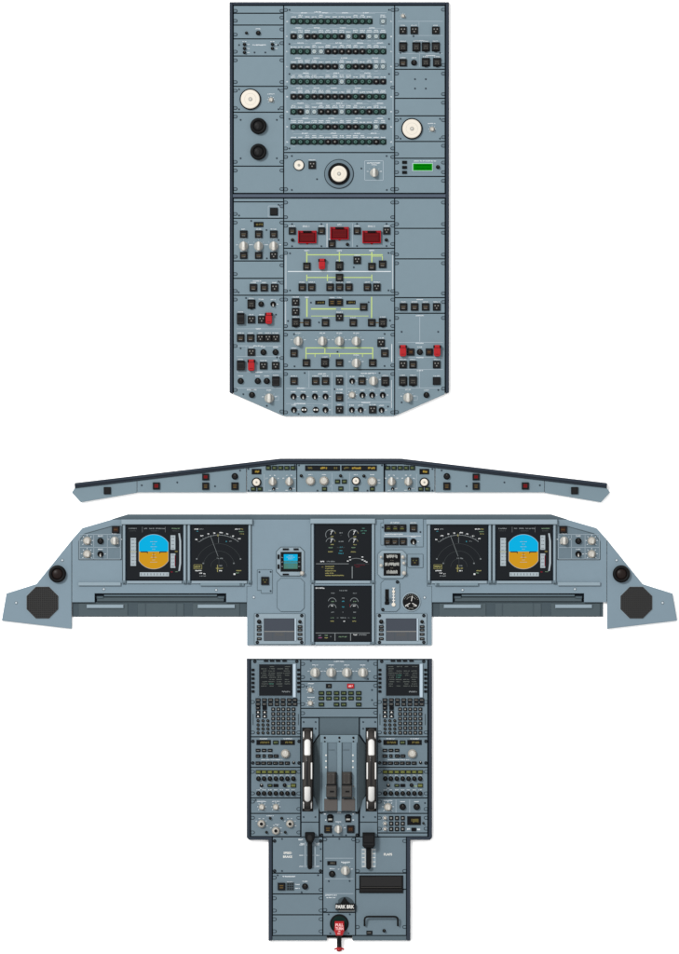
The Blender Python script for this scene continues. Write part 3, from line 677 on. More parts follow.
def efis(sgn):
    f = (lambda x: x) if sgn > 0 else (lambda x: 2*GC-x-0.8)
    p = [(246.6, 467.5), (280, 463.6), (296.7, 463.6), (296.7, 492.4), (246.6, 492.4)]
    if sgn < 0: p = mir(p)
    M = Module(T, 'display_control_panel', p, 0.0, ZT, gap=0.35)
    M.disp(f(256.5), 471.6, 9.6, 5.4, 'e_amber', 0.45); M.dk(f(256.5), 482.3, 4.8)
    for x in (253.4, 259.9): M.key(f(x), 489, 5.2, 4.2, 'green', 'lit_key')
    for x in (268.4, 274.5, 280.6, 286.8, 293.0): M.key(f(x), 467.9, 5.2, 4.2, 'green', 'lit_key')
    for x in (272.6, 289.2):
        x = f(x); M.bk(x, 482.0, 4.0); M.sub('rotary_knob', lib(('rotary_knob', 4.4, 8.6, 0.0), lambda q: f_rotary(q, 4.4, 8.6, 0.0)), x, 481.2)
        for a in (-150, -110, -70, -30): t = math.radians(a); M.dash(x+6.6*math.cos(t), 481.5+6.6*math.sin(t), 1.8, 1.0)
        M.t(x+1.0, 488.8, 1.5, 1, False); M.dash(x+4.6, 488.4, 2.4, 0.9); M.dash(x-2.6, 490.3, 2.4, 0.8)
    M.line(f(264.2), 474, f(264.2), 491, 0.4); M.line(f(264.6), 479, f(266.5), 479, 0.4); M.sc((f(248.4), 469), (f(248.4), 490.6), (f(294.9), 465.3)); M.done()
for sg in (1, -1): end_panel(sg); side_panel(sg); efis(sg)
M = Module(T, 'autopilot_panel', rect(296.9, 463.6, 384.0, 492.4), 0.0, ZT, gap=0.35, label='centre module with two dark digit windows above round knobs')
def digits(x0, x1, spans):
    q = M.mb((x0+x1)/2, 468.1); q.box((x0+x1)/2, 468.1, x1-x0, 5.4, ZT, ZT+0.8, 'black', 0.25); q.box((x0+x1)/2, 468.1, x1-x0-1.2, 4.2, ZT+0.7, ZT+0.85, 'screen')
    for a, b, c in spans: q.dash((a+b)/2, 468.0, b-a, 2.2, ZT+0.95, c)
    M.own('digital_display', q)
digits(305.1, 340.0, [(308, 312.6, 'e_amber_dim'), (320.5, 327, 'e_amber'), (334, 337.5, 'e_amber_dim')]); digits(341.4, 376.8, [(344, 349, 'e_amber_dim'), (352, 361, 'e_amber'), (368, 375, 'e_amber')])
M.bk(310.4, 480.9, 4.6); M.bk(324, 480.9, 4.6); M.dk(355.9, 480.9, 4.3); M.bk(372.2, 481.5, 4.8)
for x, y in ((301.2, 475.8), (340.6, 475.8), (363.9, 476)): M.r(x, y, 1.6, False)
for x, y in ((324.4, 488.9), (337.4, 481.5), (344.3, 481.5), (340.8, 488.5), (355.9, 488.9), (372.2, 488.9)): M.key(x, y, 5.0, 4.2, 'green', 'lit_key')
for x in (310.4, 324, 355.9, 372.2): M.dash(x, 474.6, 4, 0.9)
M.line(332, 473, 332, 491, 0.4); M.line(349.6, 473, 349.6, 491, 0.4); M.line(330, 487, 334, 482, 0.4); M.dash(379, 480, 2.5, 0.9); M.dash(379, 483, 2.5, 0.9); M.sc((299, 465.4), (382, 465.4), (317.5, 490.6), (367.5, 490.6)); M.done()

# ================================================================== MAIN INSTRUMENT PANEL
PAINT = 'panel_main'
T = thing('main_instrument_panel', 'wide grey-blue main instrument panel with six dark screens and angled speaker wings at both ends', 'cockpit panel', 339.4, 570)
MC = 339.4
def fx(x, s): return x if s > 0 else 2*MC-x
def P(p, s): return p if s > 0 else mir(p, MC)
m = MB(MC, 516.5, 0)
m.prism([(112, 519.1), (127.7, 514.3), (551.1, 514.3), (566.8, 519.1), (566.8, 519.4), (112, 519.4)], 0, 3.3, 'panel_deep', 0.3)  # shade along the panel top, painted in as a darker strip
part('top_edge_shade', m, T)
for sg in (1, -1):
    # wing
    M = Module(T, 'speaker_wing', P([(36.3, 584.0), (71.6, 540.2), (71.6, 628.8), (1.6, 620.6), (6.3, 593.4)], sg), 0, ZT, gap=0.0, bev=0.5)
    M.l.line(fx(36.8, sg), 583.9, fx(71.2, sg), 583.9, 0.5, ZT+0.1, 'panel_deep'); M.l.line(fx(70.6, sg), 542, fx(70.6, sg), 628, 0.7, ZT+0.1, 'panel_light')
    cx = fx(42.4, sg); q = M.mb(cx, 602.6); R = 15.9/math.cos(math.pi/8)
    q.prism(circ(cx, 602.6, R+0.5, 8, math.pi/8), ZT, ZT+0.4, 'panel_light', 0.15); q.prism(circ(cx, 602.6, R, 8, math.pi/8), ZT+0.2, ZT+0.9, 'grille', 0.3)
    for i in range(-7, 8):
        for j in range(-7, 8):
            if abs(i)+abs(j) < 11: q.box(cx+i*2.0, 602.6+j*2.0, 1.1, 1.1, ZT+0.85, ZT+0.95, 'black_face')
    M.own('speaker_grille', q)
    cx = fx(57.4, sg); q = M.mb(cx, 573.9); q.cyl(cx, 573.9, 8.7, ZT, ZT+2.2, 'rubber', 0.7, n=36); q.ring(cx, 573.9, 5.4, 8.2, ZT+2, ZT+4.6, 'rubber', 36); q.dome(cx, 573.9, 6.0, ZT+1.8, 3.0, 'vent_core', 28)
    M.own('air_vent', q); M.br((fx(16.1, sg), 602.8), (fx(62.2, sg), 560.3)); M.done()
    # outboard face
    face = [(72.0, 539.6), (82.3, 528.1), (112, 519.4), (251.2, 519.4), (251.2, 586.2), (246.8, 586.2), (246.8, 602.3), (226.2, 602.3), (226.2, 593.4), (94.6, 593.4), (94.6, 602.3), (72.0, 602.3)]
    M = Module(T, 'outboard_face', P(face, sg), 0, ZT, gap=0.0, bev=0.3)
    M.br((fx(103.8, sg), 589.2), (fx(216.2, sg), 590)); M.done()
    # switch inset
    ins = [(78.8, 559.6), (78.8, 541.2), (84.6, 533.8), (112.0, 526.2), (121.4, 526.2), (121.4, 559.6)]
    M = Module(T, 'switch_inset', P(ins, sg), ZT-1.0, ZT+0.35, gap=0.0, mat='panel_mid', bev=0.2)
    M.l.outline(P(ins, sg), 0.7, ZT+0.45, 'slate')
    for x in (79.4, 93.7, 107.3, 120.4): M.line(fx(x, sg), 535, fx(x, sg), 559.2, 0.4, 'ink_dim', 0.12)
    for y in (534.4, 547.4, 559.0): M.line(fx(79.5, sg), y, fx(120.6, sg), y, 0.4, 'ink_dim', 0.12)
    M.b(fx(115.7, sg), 529.5, 7.6, 7.2, 'rust', False, name='warning_button')
    M.tk(fx(87.1, sg), 540.8, 4.1); M.tk(fx(87.1, sg), 554.0, 4.1); M.k(fx(114.6, sg), 540.8, 5.0, 7.6); M.tk(fx(117.5, sg), 543, 1.2)
    M.r(fx(100.4, sg), 541, 3.2); M.t(fx(100.4, sg), 554, 3.1); M.done()
    # ledges
    q = MB(fx(99.6, sg), 584, ZT); q.box(fx(99.6, sg), 584.0, 42.4, 3.4, ZT-0.5, ZT+2.2, 'panel_light', 0.5); part('chart_ledge', q, T)
    q = MB(fx(222, sg), 584.5, ZT); q.box(fx(222.2, sg), 584.4, 43.4, 3.0, ZT-0.5, ZT+2.4, 'panel', 0.5); 
    q.box(fx(241, sg), 584.4, 2.8, 2.6, ZT+2.3, ZT+2.6, 'panel_deep', 0.1); part('chart_ledge', q, T)
    # folding table in its slot
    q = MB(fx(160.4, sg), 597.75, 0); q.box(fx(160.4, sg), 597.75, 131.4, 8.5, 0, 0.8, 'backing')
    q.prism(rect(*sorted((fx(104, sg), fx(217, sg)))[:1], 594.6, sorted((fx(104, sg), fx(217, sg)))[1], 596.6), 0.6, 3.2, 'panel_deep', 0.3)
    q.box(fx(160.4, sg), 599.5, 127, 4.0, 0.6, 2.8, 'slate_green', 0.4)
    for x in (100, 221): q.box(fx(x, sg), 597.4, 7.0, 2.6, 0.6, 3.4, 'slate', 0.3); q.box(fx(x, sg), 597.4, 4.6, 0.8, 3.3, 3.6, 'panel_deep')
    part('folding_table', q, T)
    # lower recess
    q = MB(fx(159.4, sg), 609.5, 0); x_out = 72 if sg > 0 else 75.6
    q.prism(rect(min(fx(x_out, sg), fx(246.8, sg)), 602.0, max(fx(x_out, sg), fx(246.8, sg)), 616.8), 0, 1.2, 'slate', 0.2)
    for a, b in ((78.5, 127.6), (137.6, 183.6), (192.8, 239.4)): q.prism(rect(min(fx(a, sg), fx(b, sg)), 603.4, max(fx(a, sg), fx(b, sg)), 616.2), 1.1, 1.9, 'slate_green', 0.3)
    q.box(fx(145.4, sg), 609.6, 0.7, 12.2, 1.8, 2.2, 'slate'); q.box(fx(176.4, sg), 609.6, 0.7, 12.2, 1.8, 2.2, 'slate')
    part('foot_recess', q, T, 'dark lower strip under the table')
    for a, b in ((86.6, 123.4), (197.7, 234.9)):
        q = MB(fx((a+b)/2, sg), 606.4, 1.2); q.box(fx((a+b)/2, sg), 606.4, b-a, 3.6, 1.2, 3.6, 'panel_light', 0.5); part('grab_ledge', q, T)
# centre faces
M = Module(T, 'centre_face', [(251.5, 519.4), (427.3, 519.4), (427.3, 586.4), (431.8, 586.4), (431.8, 645.4), (247.0, 645.4), (247.0, 586.4), (251.5, 586.4)], 0, ZT, gap=0.0, bev=0.3)
M.br((253.8, 597.4), (424.6, 597.6)); M.done()
# display units
def display(x0, y0, x1, y1, fill, top=True, bottom=True):
    cx, cy = (x0+x1)/2, (y0+y1)/2
    q = MB(cx, cy, ZT)
    q.box(cx, cy, x1-x0+2, y1-y0+2, ZT-0.5, ZT+0.3, 'backing')
    for x in (x0-2.6, x1+2.6):
        q.box(x, cy+0.6, 2.2, y1-y0+6.0, ZT-0.4, ZT+1.6, 'panel_light', 0.4); q.box(x-1.6 if x < cx else x+1.6, cy+0.6, 0.6, y1-y0+5, ZT-0.4, ZT+0.5, 'slate')
        q.box(x, y1+2.4, 3.4, 3.4, ZT-0.4, ZT+2.0, 'panel_mid', 0.4); q.box(x, y1+3.4, 1.8, 1.0, ZT+1.9, ZT+2.2, 'slate')
    if top: q.box(cx, y0-3.2, x1-x0+9.4, 5.0, ZT-0.3, ZT+3.4, 'panel_light', 0.6)
    if bottom: q.box(cx, y1+2.4, x1-x0-0.4, 2.8, ZT-0.3, ZT+1.8, 'panel_light', 0.5)
    D = part('display_unit', q, T)
    s = MB(cx, cy, ZT+0.3); s.box(cx, cy, x1-x0, y1-y0, ZT, ZT+0.55, 'screen')
    fill(s, x0, y0, ZT+0.62)
    part('screen', s, D)
def fine(s, cx, cy, w, h, z, mat): s.dash(cx, cy, w, h*0.8, z, mat)
def pfd(s, x0, y0, z):
    cx, cy = x0+26.9, y0+26.4; hw = 14.8; R = 17.3
    a = math.asin(0.3/R); top = []; bot = []
    amax = math.acos(hw/R)
    up = [(cx-hw, cy)]+[(cx+R*math.cos(t), cy-R*math.sin(t)) for t in [math.pi-amax-(math.pi-2*amax)*i/24 for i in range(25)]]+[(cx+hw, cy)]
    dn = [(x, 2*cy-y) for x, y in up]
    s.flat(up, z, 'e_cyan'); s.flat(dn, z, 'e_ochre'); s.outline(up, 0.35, z+0.03, 'e_tape'); s.outline(dn, 0.35, z+0.03, 'e_tape')
    z2 = z+0.06
    s.line(cx-hw, cy, cx+hw, cy, 0.5, z2, 'e_yellow')
    for sg in (-1, 1): s.box(cx+sg*9.5, cy+0.2, 7, 1.0, z, z2+0.05, 'screen'); s.box(cx+sg*6.2, cy+0.9, 0.8, 1.8, z, z2+0.05, 'screen')
    s.box(cx, cy+4.0, 0.5, 6.0, z, z2, 'rust_dim')
    for i, w in ((-2.6, 3), (-5, 6), (-7.6, 3), (-10, 7), (3, 3), (5.6, 6), (8.2, 3), (10.4, 7)): s.line(cx-w/2, cy+i, cx+w/2, cy+i, 0.3, z2, 'e_tape')
    s.line(cx, cy-16, cx, cy-2, 0.35, z2, 'e_teal')
    s.flat(rect(x0+3.8, y0+12.6, x0+9.3, y0+40.6), z, 'e_tape'); s.flat(rect(x0+43.8, y0+10.0, x0+48.6, y0+24.4), z, 'e_tape'); s.flat(rect(x0+43.8, y0+28.2, x0+48.6, y0+42.6), z, 'e_tape')
    s.flat([(x0+51.6, y0+8), (x0+53.2, y0+8), (x0+54.4, y0+16), (x0+54.4, y0+38), (x0+53.2, y0+45.4), (x0+51.6, y0+46), (x0+52.6, y0+38), (x0+52.6, y0+16)], z, 'e_tape')
    for i in range(8): fine(s, x0+6.2, y0+14.6+i*3.4, 2.6, 0.8, z2, 'e_dim'); s.line(x0+8.2, y0+14.6+i*3.4, x0+9.2, y0+14.6+i*3.4, 0.35, z2, 'e_dim')
    for i in (0, 1, 2, 3): fine(s, x0+46.2, y0+12+i*3.6, 2.6, 0.8, z2, 'e_dim'); fine(s, x0+46.2, y0+30+i*3.6, 2.6, 0.8, z2, 'e_dim')
    s.line(x0+3.4, y0+26.4, x0+10, y0+26.4, 0.6, z2, 'e_yellow'); s.flat(rect(x0+48.0, y0+30, x0+48.8, y0+41), z2, 'e_red')
    s.box(x0+49.5, y0+26.2, 2.8, 1.6, z-0.02, z2, 'e_amber_dim'); s.box(x0+45, y0+46.6, 2.0, 1.2, z-0.02, z2, 'e_red'); fine(s, x0+50, y0+46.4, 3, 1.0, z2, 'e_green')
    s.flat(rect(x0+13, y0+47.0, x0+42.2, y0+51.0), z, 'e_tape')
    for i in range(9): s.line(x0+14.6+i*3.2, y0+48, x0+14.6+i*3.2, y0+50, 0.5, z2, 'e_dim')
    for x, w in ((6, 8), (19, 3), (25, 5), (32, 6), (37, 3), (49, 8)): fine(s, x0+x, y0+3.2, w, 1.5, z, 'e_grey' if x < 40 else 'e_green')
    for x, w in ((6, 7), (28, 8), (49, 7)): fine(s, x0+x, y0+5.6, w, 1.2, z, 'e_dim')
    for x in (15.6, 38.5): s.line(x0+x, y0+1.5, x0+x, y0+7, 0.3, z, 'e_grey')
def nd(s, x0, y0, z):
    cx, cy = x0+27.5, y0+41.6; W = 55.6
    s.arc(cx, cy, 31.8, 52, 128, 0.5, z, 'e_grey', 40)
    s.arc(cx, cy, 23.2, 22, 158, 0.35, z, 'e_dim', 36); s.arc(cx, cy, 15.8, 10, 170, 0.35, z, 'e_dim', 30); s.arc(cx, cy, 8.2, 0, 180, 0.3, z, 'e_dim', 24)
    for i, a in enumerate(range(54, 130, 5)):
        t = math.radians(a); l = 1.6 if i % 2 else 0.8
        s.line(cx+31.8*math.cos(t), cy-31.8*math.sin(t), cx+(31.8+l)*math.cos(t), cy-(31.8+l)*math.sin(t), 0.35, z, 'e_grey')
    for dx, dy, w in ((-22.6, -27.4, 2), (-17, -31.2, 3), (-10.6, -33, 1.6), (-4.6, -33.8, 2), (2.2, -34.3, 3.4), (8.4, -33, 2), (14.2, -30.8, 2), (20.4, -28.2, 2.4)): fine(s, cx+dx, cy+dy, w, 1.6, z, 'e_white')
    s.line(cx-8.6, cy-31.4, cx-0.8, cy-10.4, 0.4, z, 'e_grey'); s.line(cx-0.4, cy-30, cx-0.4, cy-24, 0.4, z, 'e_grey'); s.prism([(cx-1.7, cy-30.6), (cx-0.3, cy-30.6), (cx-1.0, cy-33.6)], z-0.02, z+0.02, 'e_yellow')
    s.line(cx, cy-8, cx, cy+6, 0.4, z, 'e_dim')
    for dx, w in ((-0.8, 2.5), (2.6, 3)): fine(s, cx+dx, cy-8.6, w, 1.6, z, 'e_grey')
    for dy, w, c in ((-1.2, 3, 'e_grey'), (1.4, 4.4, 'e_yellow'), (3.8, 3, 'e_white')): fine(s, cx+1.8, cy+dy, w, 1.5, z, c)
    s.line(cx-1.4, cy-2, cx-1.4, cy+5, 0.8, z, 'e_yellow'); s.line(cx-3, cy+1.4, cx+0.2, cy+1.4, 0.7, z, 'e_yellow')
    for dx, dy in ((-22.2, -8), (21.6, -8), (-15.6, -3.6), (15, -3.6)): s.box(cx+dx, cy+dy, 1.5, 1.3, z-0.02, z, 'e_grey')
    s.box(cx+7.4, cy-25.4, 1.0, 1.2, z-0.02, z, 'e_teal'); fine(s, cx+11.6, cy-25.6, 2.6, 1.2, z, 'e_grey')
    fine(s, x0+5, y0+3.8, 4, 1.4, z, 'e_white'); fine(s, x0+10.2, y0+3.8, 4, 1.3, z, 'e_grey'); fine(s, x0+6, y0+6, 2, 1.0, z, 'e_teal')
    fine(s, x0+46, y0+3.8, 5, 1.4, z, 'e_white'); fine(s, x0+50.6, y0+3.8, 3, 1.3, z, 'e_yellow'); fine(s, x0+50, y0+6.2, 5, 1.3, z, 'e_green'); fine(s, x0+50.6, y0+8.6, 4, 1.2, z, 'e_yellow')
    s.outline(rect(x0+2.4, y0+39.4, x0+10.4, y0+43.6), 0.4, z, 'e_yellow'); fine(s, x0+6.4, y0+41.5, 6.6, 2.4, z, 'e_yellow'); fine(s, x0+7, y0+45.4, 6.2, 1.5, z, 'e_white'); fine(s, x0+9.4, y0+47.8, 3.0, 1.3, z, 'e_white'); fine(s, x0+11.4, y0+50.6, 6, 1.4, z, 'e_grey'); fine(s, x0+13, y0+48.4, 2, 1.2, z, 'e_white')
    fine(s, x0+47.4, y0+45.4, 5, 1.5, z, 'e_yellow'); fine(s, x0+46, y0+47.6, 3, 1.3, z, 'e_green'); s.box(x0+43.0, y0+48.8, 1.8, 1.6, z-0.02, z, 'e_white')
def gauge(s, cx, cy, r, z, full=True):
    s.arc(cx, cy, r, 20, 215 if full else 170, 0.55, z, 'e_grey', 20); s.arc(cx, cy, r, 12, 30, 0.9, z, 'e_amber_dim', 4)
    s.line(cx, cy, cx+r*0.35, cy-r*0.9, 0.5, z, 'e_white'); fine(s, cx+1.6, cy+2.0, 3, 1.4, z, 'e_yellow'); fine(s, cx+1.2, cy-r*0.7, 2.4, 1.2, z, 'e_white')
def ecam_up(s, x0, y0, z):
    for x in (15.4, 38.2):
        gauge(s, x0+x, y0+10.2, 5.0, z); gauge(s, x0+x, y0+18.2, 4.6, z, False)
        fine(s, x0+x, y0+23.2, 4, 1.3, z, 'e_green'); fine(s, x0+x, y0+27.4, 5, 1.4, z, 'e_yellow')
    for y, w, c in ((8.4, 3, 'e_grey'), (11, 1.2, 'e_dim'), (17, 4.6, 'e_grey'), (22.8, 3, 'e_teal'), (23.1, 8, 'e_dim'), (26.4, 3, 'e_teal'), (29, 5, 'e_teal')): fine(s, x0+25.8, y0+y, w, 1.5, z, c)
    for y, w in ((4, 3), (6.4, 6), (8.8, 3)): fine(s, x0+48.4, y0+y, w, 1.2, z, 'e_land')
    s.line(x0+0.8, y0+39.4, x0+33.5, y0+39.4, 0.6, z, 'e_grey'); s.line(x0+41, y0+39.4, x0+54, y0+39.4, 0.5, z, 'e_dim'); s.line(x0+37, y0+42, x0+37, y0+54, 0.9, z, 'e_grey')
    fine(s, x0+7.2, y0+37, 4, 1.6, z, 'e_white'); fine(s, x0+15.6, y0+37, 8, 1.5, z, 'e_grey')
    for i, (w, c) in enumerate(((9, 'e_yellow'), (8.4, 'e_yellow'), (10.6, 'e_yellow'), (9, 'e_yellow'), (18.6, 'e_yellow'))): fine(s, x0+10+w/2, y0+42+i*2.25, w, 1.4, z, c)
    fine(s, x0+7.4, y0+42.4, 2, 1.6, z, 'e_amber_dim')
    s.arc(x0+41, y0+48.4, 14.5, 62, 118, 0.5, z, 'e_grey', 16)
    for dx, dy in ((-8.4, -11.8), (-6, -13), (6.4, -13), (8.6, -11.8), (10.4, -10.8), (-6.4, -15.8), (6.2, -15.8)): s.box(x0+41+dx, y0+48.4+dy, 1.8, 0.9, z-0.02, z, 'e_white')
    for y, w in ((40.6, 11), (42.4, 4.5)): fine(s, x0+44.5-(2 if w < 8 else 0), y0+y, w, 0.8, z, 'e_red')
def ecam_low(s, x0, y0, z):
    fine(s, x0+4.9, y0+1.5, 9, 1.7, z, 'e_white'); fine(s, x0+28, y0+4, 8, 1.4, z, 'e_grey')
    for x in (17, 39): 
        s.arc(x0+x, y0+15.2, 3.9, 0, 170, 0.6, z, 'e_grey', 16); s.arc(x0+x, y0+21.4, 3.9, 0, 170, 0.6, z, 'e_grey', 16); fine(s, x0+x+0.6, y0+14.8, 3, 1.3, z, 'e_green'); fine(s, x0+x, y0+19.2, 2.4, 1.4, z, 'e_white')
        fine(s, x0+x+0.6, y0+6.6, 3.6, 1.2, z, 'e_grey'); fine(s, x0+x+0.4, y0+25.6, 2.6, 1.3, z, 'e_grey'); fine(s, x0+x, y0+31.2, 3, 1.3, z, 'e_green'); fine(s, x0+x, y0+34.6, 3.6, 1.3, z, 'e_yellow')
        fine(s, x0+28+(x-28)*0.5, y0+31.2, 1.6, 0.7, z, 'e_grey')
    for y, w, c in ((11.6, 2.6, 'e_grey'), (14.6, 2.6, 'e_teal'), (20.4, 2.4, 'e_teal'), (25.6, 1.2, 'e_grey'), (31.2, 5.6, 'e_grey'), (34.6, 2.4, 'e_white')): fine(s, x0+28+(1.4 if y > 34 else 0), y0+y, w, 1.4, z, c)
    s.arc(x0+39, y0+18.6, 4.4, 165, 200, 0.5, z, 'e_red', 6)
    s.line(x0+0.4, y0+46.4, x0+54.6, y0+46.4, 0.7, z, 'e_grey'); s.line(x0+19.8, y0+46.4, x0+19.8, y0+54, 0.8, z, 'e_grey'); s.line(x0+35.4, y0+46.4, x0+35.4, y0+54, 0.8, z, 'e_grey')
    for x, y, w, c in ((5, 48.8, 3.6, 'e_grey'), (5, 51.2, 3.6, 'e_magenta'), (11, 48.8, 3, 'e_green'), (11, 51.2, 3, 'e_yellow'), (15.6, 50, 1, 'e_grey'), (27.6, 50.2, 8, 'e_green'), (40, 48.2, 3.6, 'e_white'), (47.5, 48.2, 8, 'e_grey')): fine(s, x0+x, y0+y, w, 1.5, z, c)
display(126.7, 525.3, 182.2, 579.8, pfd, False); display(191.4, 525.3, 247.2, 579.8, nd, False)
display(431.5, 525.3, 487.3, 579.8, nd, False); display(496.6, 525.3, 552.1, 579.8, pfd, False)
for c in (187.0, 491.9):
    q = MB(c, 522, ZT); q.box(c, 522.0, 131.0, 5.0, ZT-0.3, ZT+3.6, 'panel_light', 0.6); q.box(c, 519.2, 131.0, 0.7, ZT-0.3, ZT+2.2, 'panel_deep'); part('visor_bar', q, T)
display(315.2, 524.4, 370.6, 579.6, ecam_up); display(315.2, 586.6, 370.6, 641.0, ecam_low, False)
# integrated standby instrument
M = Module(T, 'standby_instrument', cham(276.8, 547.4, 304.2, 575.8, 4.2), ZT-0.5, ZT+1.0, gap=0.0, mat='panel_light', bev=0.5, label='small square instrument with a blue and green horizon')
M.l.outline(cham(276.4, 547, 304.6, 576.2, 4.4), 0.6, ZT+0.1, 'slate'); M.used = True
z = M.z; q = M.mb(291, 561.8); q.box(291, 561.8, 20.8, 19.6, z, z+0.6, 'rubber', 0.2); q.flat(rect(283.8, 554.2, 297.6, 560.6), z+0.66, 'e_cyan'); q.flat(rect(283.8, 560.6, 297.6, 568.8), z+0.66, 'e_land')
q.flat([(283.8, 562), (286, 560.8), (288, 561.6), (290, 560.4), (292, 561.8), (294.4, 560.6), (297.6, 561.8), (297.6, 563.6), (283.8, 563.6)], z+0.7, 'e_teal')
for y, w in ((555.6, 4), (557.2, 8), (558.8, 5), (564.6, 6), (566, 9), (567.4, 5)): q.dash(290.6, y, w, 0.6, z+0.74, 'e_tape' if y < 562 else 'e_teal')
for y in (557.5, 562, 566.5): q.dash(282.2, y, 1.8, 1.0, z+0.7, 'e_grey'); q.dash(299.2, y, 1.8, 1.0, z+0.7, 'e_grey')
M.own('screen', q)
for x, y, w, h in ((285.7, 549.2, 6, 1.8), (296, 549.2, 5, 1.8), (285.7, 574.4, 6, 1.6)): M.key(x, y, w, h, 'none', 'small_key')
for y in (556.7, 566.6): M.key(278.4, y, 2.0, 4.4, 'none', 'small_key')
M.bk(302.0, 573.2, 2.2); M.done()
def plate(name, poly, mat='panel', up=0.5, outline=True, label=None):
    M = Module(T, name, poly, ZT-0.5, ZT+up, gap=0.0, mat=mat, bev=0.25, label=label)
    if outline: M.l.outline(M.l.ccw(poly), 0.5, M.z+0.04, 'panel_deep'); M.used = True
    return M
M = plate('brake_fan_plate', [(257.4, 569.8), (272.2, 569.8), (272.2, 593.2), (261.2, 593.2), (261.2, 590.2), (257.4, 590.2)]); M.b(265, 580.8, 7.8, 8.0, 'yellow', False); M.sc((259.4, 572), (270.6, 571.8), (270.6, 591)); M.done()
M = plate('blank_cover', cham(277.2, 578.4, 304.2, 611.4, 3.6), 'panel', 0.6); M.done()
for cx in (279.5, 401.6):
    M = plate('datalink_display', rect(cx-25.1, 613.7, cx+25.1, 644.2), 'panel_light', 0.8)
    z = M.z; sx = cx-0.3; q = M.mb(sx, 629.6); q.box(sx, 629.6, 30.8, 22.2, z, z+0.5, 'backing', 0.1); q.flat(rect(sx-15.2, 618.8, sx+15.2, 631.2), z+0.56, 'screen_grey'); q.flat(rect(sx-15.2, 631.6, sx+15.2, 640.4), z+0.56, 'screen_grey_low')
    for x in (sx-6.6, sx+6.6): q.line(x, 631.8, x, 640.2, 0.4, z+0.6, 'slate')
    q.line(sx-15, 631.4, sx+15, 631.4, 0.5, z+0.6, 'beige_dark'); q.box(sx+16.2, 629.6, 1.5, 22.4, z, z+0.9, 'panel_pale', 0.2)
    for y in (633.4, 635.2): q.dash(sx, y, 9, 0.8, z+0.6, 'legend_dim')
    M.own('screen', q)
    for sx_ in (-20.4, 20.4):
        M.r(cx+sx_, 621.7, 2.2 if sx_ < 0 else 1.8, False)
        for y in (626.6, 629.9, 634.2, 638.7): M.key(cx+sx_, y, 4.6, 2.6, 'plain', 'small_key')
    M.bsc((cx-22.2, 615.6), (cx+22.2, 615.6), (cx-22.2, 642.3), (cx+22.2, 642.3)); M.done()
M = plate('landing_gear_panel', [(383.6, 518.9), (423.2, 518.9), (423.2, 546.8), (386.0, 546.8), (386.0, 545), (380.9, 545), (380.9, 523), (383.6, 523)], 'panel', 0.4)
z = M.z; q = M.mb(395.2, 528); q.box(395.2, 528, 22, 7.4, z, z+1.8, 'black', 0.4)
for x in (388.4, 395.2, 402): q.box(x, 528, 5.6, 5.8, z+1.7, z+2.0, 'black_face', 0.1); q.box(x, 528.6, 3.6, 1.4, z+1.95, z+2.1, 'olive'); q.box(x, 526.8, 2.6, 0.7, z+1.95, z+2.08, 'legend_dim')
M.own('indicator_light', q); M.dash(395, 522.6, 9, 1.1)
M.b(413.4, 528, 7.4, 7.8); M.bs((387.6, 394.8, 403.1), 541.4, w=7.2, h=7.2, st='bars', cap=False); M.dash(394, 534.2, 18, 1.2); M.line(384, 536, 421, 536, 0.5, 'ink'); M.t(413.4, 541.6, 3.1); M.line(408, 534, 408, 546, 0.4); M.line(414, 534, 414, 536, 0.4); M.sc((382.6, 527.4), (420.4, 532)); M.done()
M = plate('clock', cham(377.8, 550.2, 406.4, 578.2, 4.0), 'panel_light', 0.9)
z = M.z; q = M.mb(392, 564.4); q.box(392, 564.4, 16.8, 22.4, z, z+0.7, 'black', 0.3)
for y, w in ((556.4, 10.8), (564.2, 14), (571.8, 10.8)): q.dash(392, y, w, 3.4, z+0.8, 'knob_grey')
for y in (560.3, 568): q.dash(392, y, 3, 0.8, z+0.8, 'legend_dim')
M.own('digit_window', q); M.bk(402.7, 557, 1.8); M.bk(403.7, 563, 1.6); M.bk(404.0, 573.0, 2.2); M.bk(381.0, 557.0, 1.2); M.bk(381, 565.4, 1.6); M.done()
M = plate('terrain_plate', [(407.6, 554.2), (423.0, 554.2), (423.0, 567.6), (408.8, 567.6), (407.6, 566.2)]); M.b(414.8, 561.4, 7.8, 7.8, 'yellow', False); M.done()
M = plate('gear_lever_panel', cham(381.0, 579.8, 399.6, 611.4, 3.4), 'panel', 0.6)
z = M.z; q = M.mb(387, 597); q.box(387, 597, 3.8, 15.6, z, z+0.3, 'rubber'); q.tube([(387, 599.5, z), (387, 598.6, z+3), (387, 597.6, z+5.4)], 1.0, 'black', 10); q.cyl(387, 597.6, 2.1, z+5.0, z+7.0, 'rubber', 0.6); q.box(387, 603.0, 4.6, 2.2, z, z+1.0, 'black', 0.2)
M.own('gear_lever', q); q = M.mb(393.6, 597)
q.box(393.6, 597, 1.2, 18, z, z+0.7, 'white', 0.2); q.cyl(393.6, 604.6, 2.0, z, z+1.2, 'cream', 0.4); q.cyl(393.6, 591.6, 1.5, z, z+1.0, 'cream', 0.3)
for y in (588, 594.5, 597.5, 600.5): q.box(393.6, y, 3.0, 0.8, z, z+0.9, 'white')
M.own('gear_indicator', q); M.bsc((397.4, 582), (382.8, 609.6)); M.done()
M = plate('pressure_gauge', circ(411.1, 601.8, 9.8, 28), 'panel_light', 0.9, False)
z = M.z; q = M.mb(411.1, 601.8); q.cyl(411.1, 601.8, 8.4, z, z+0.5, 'rubber', 0.15, n=36)
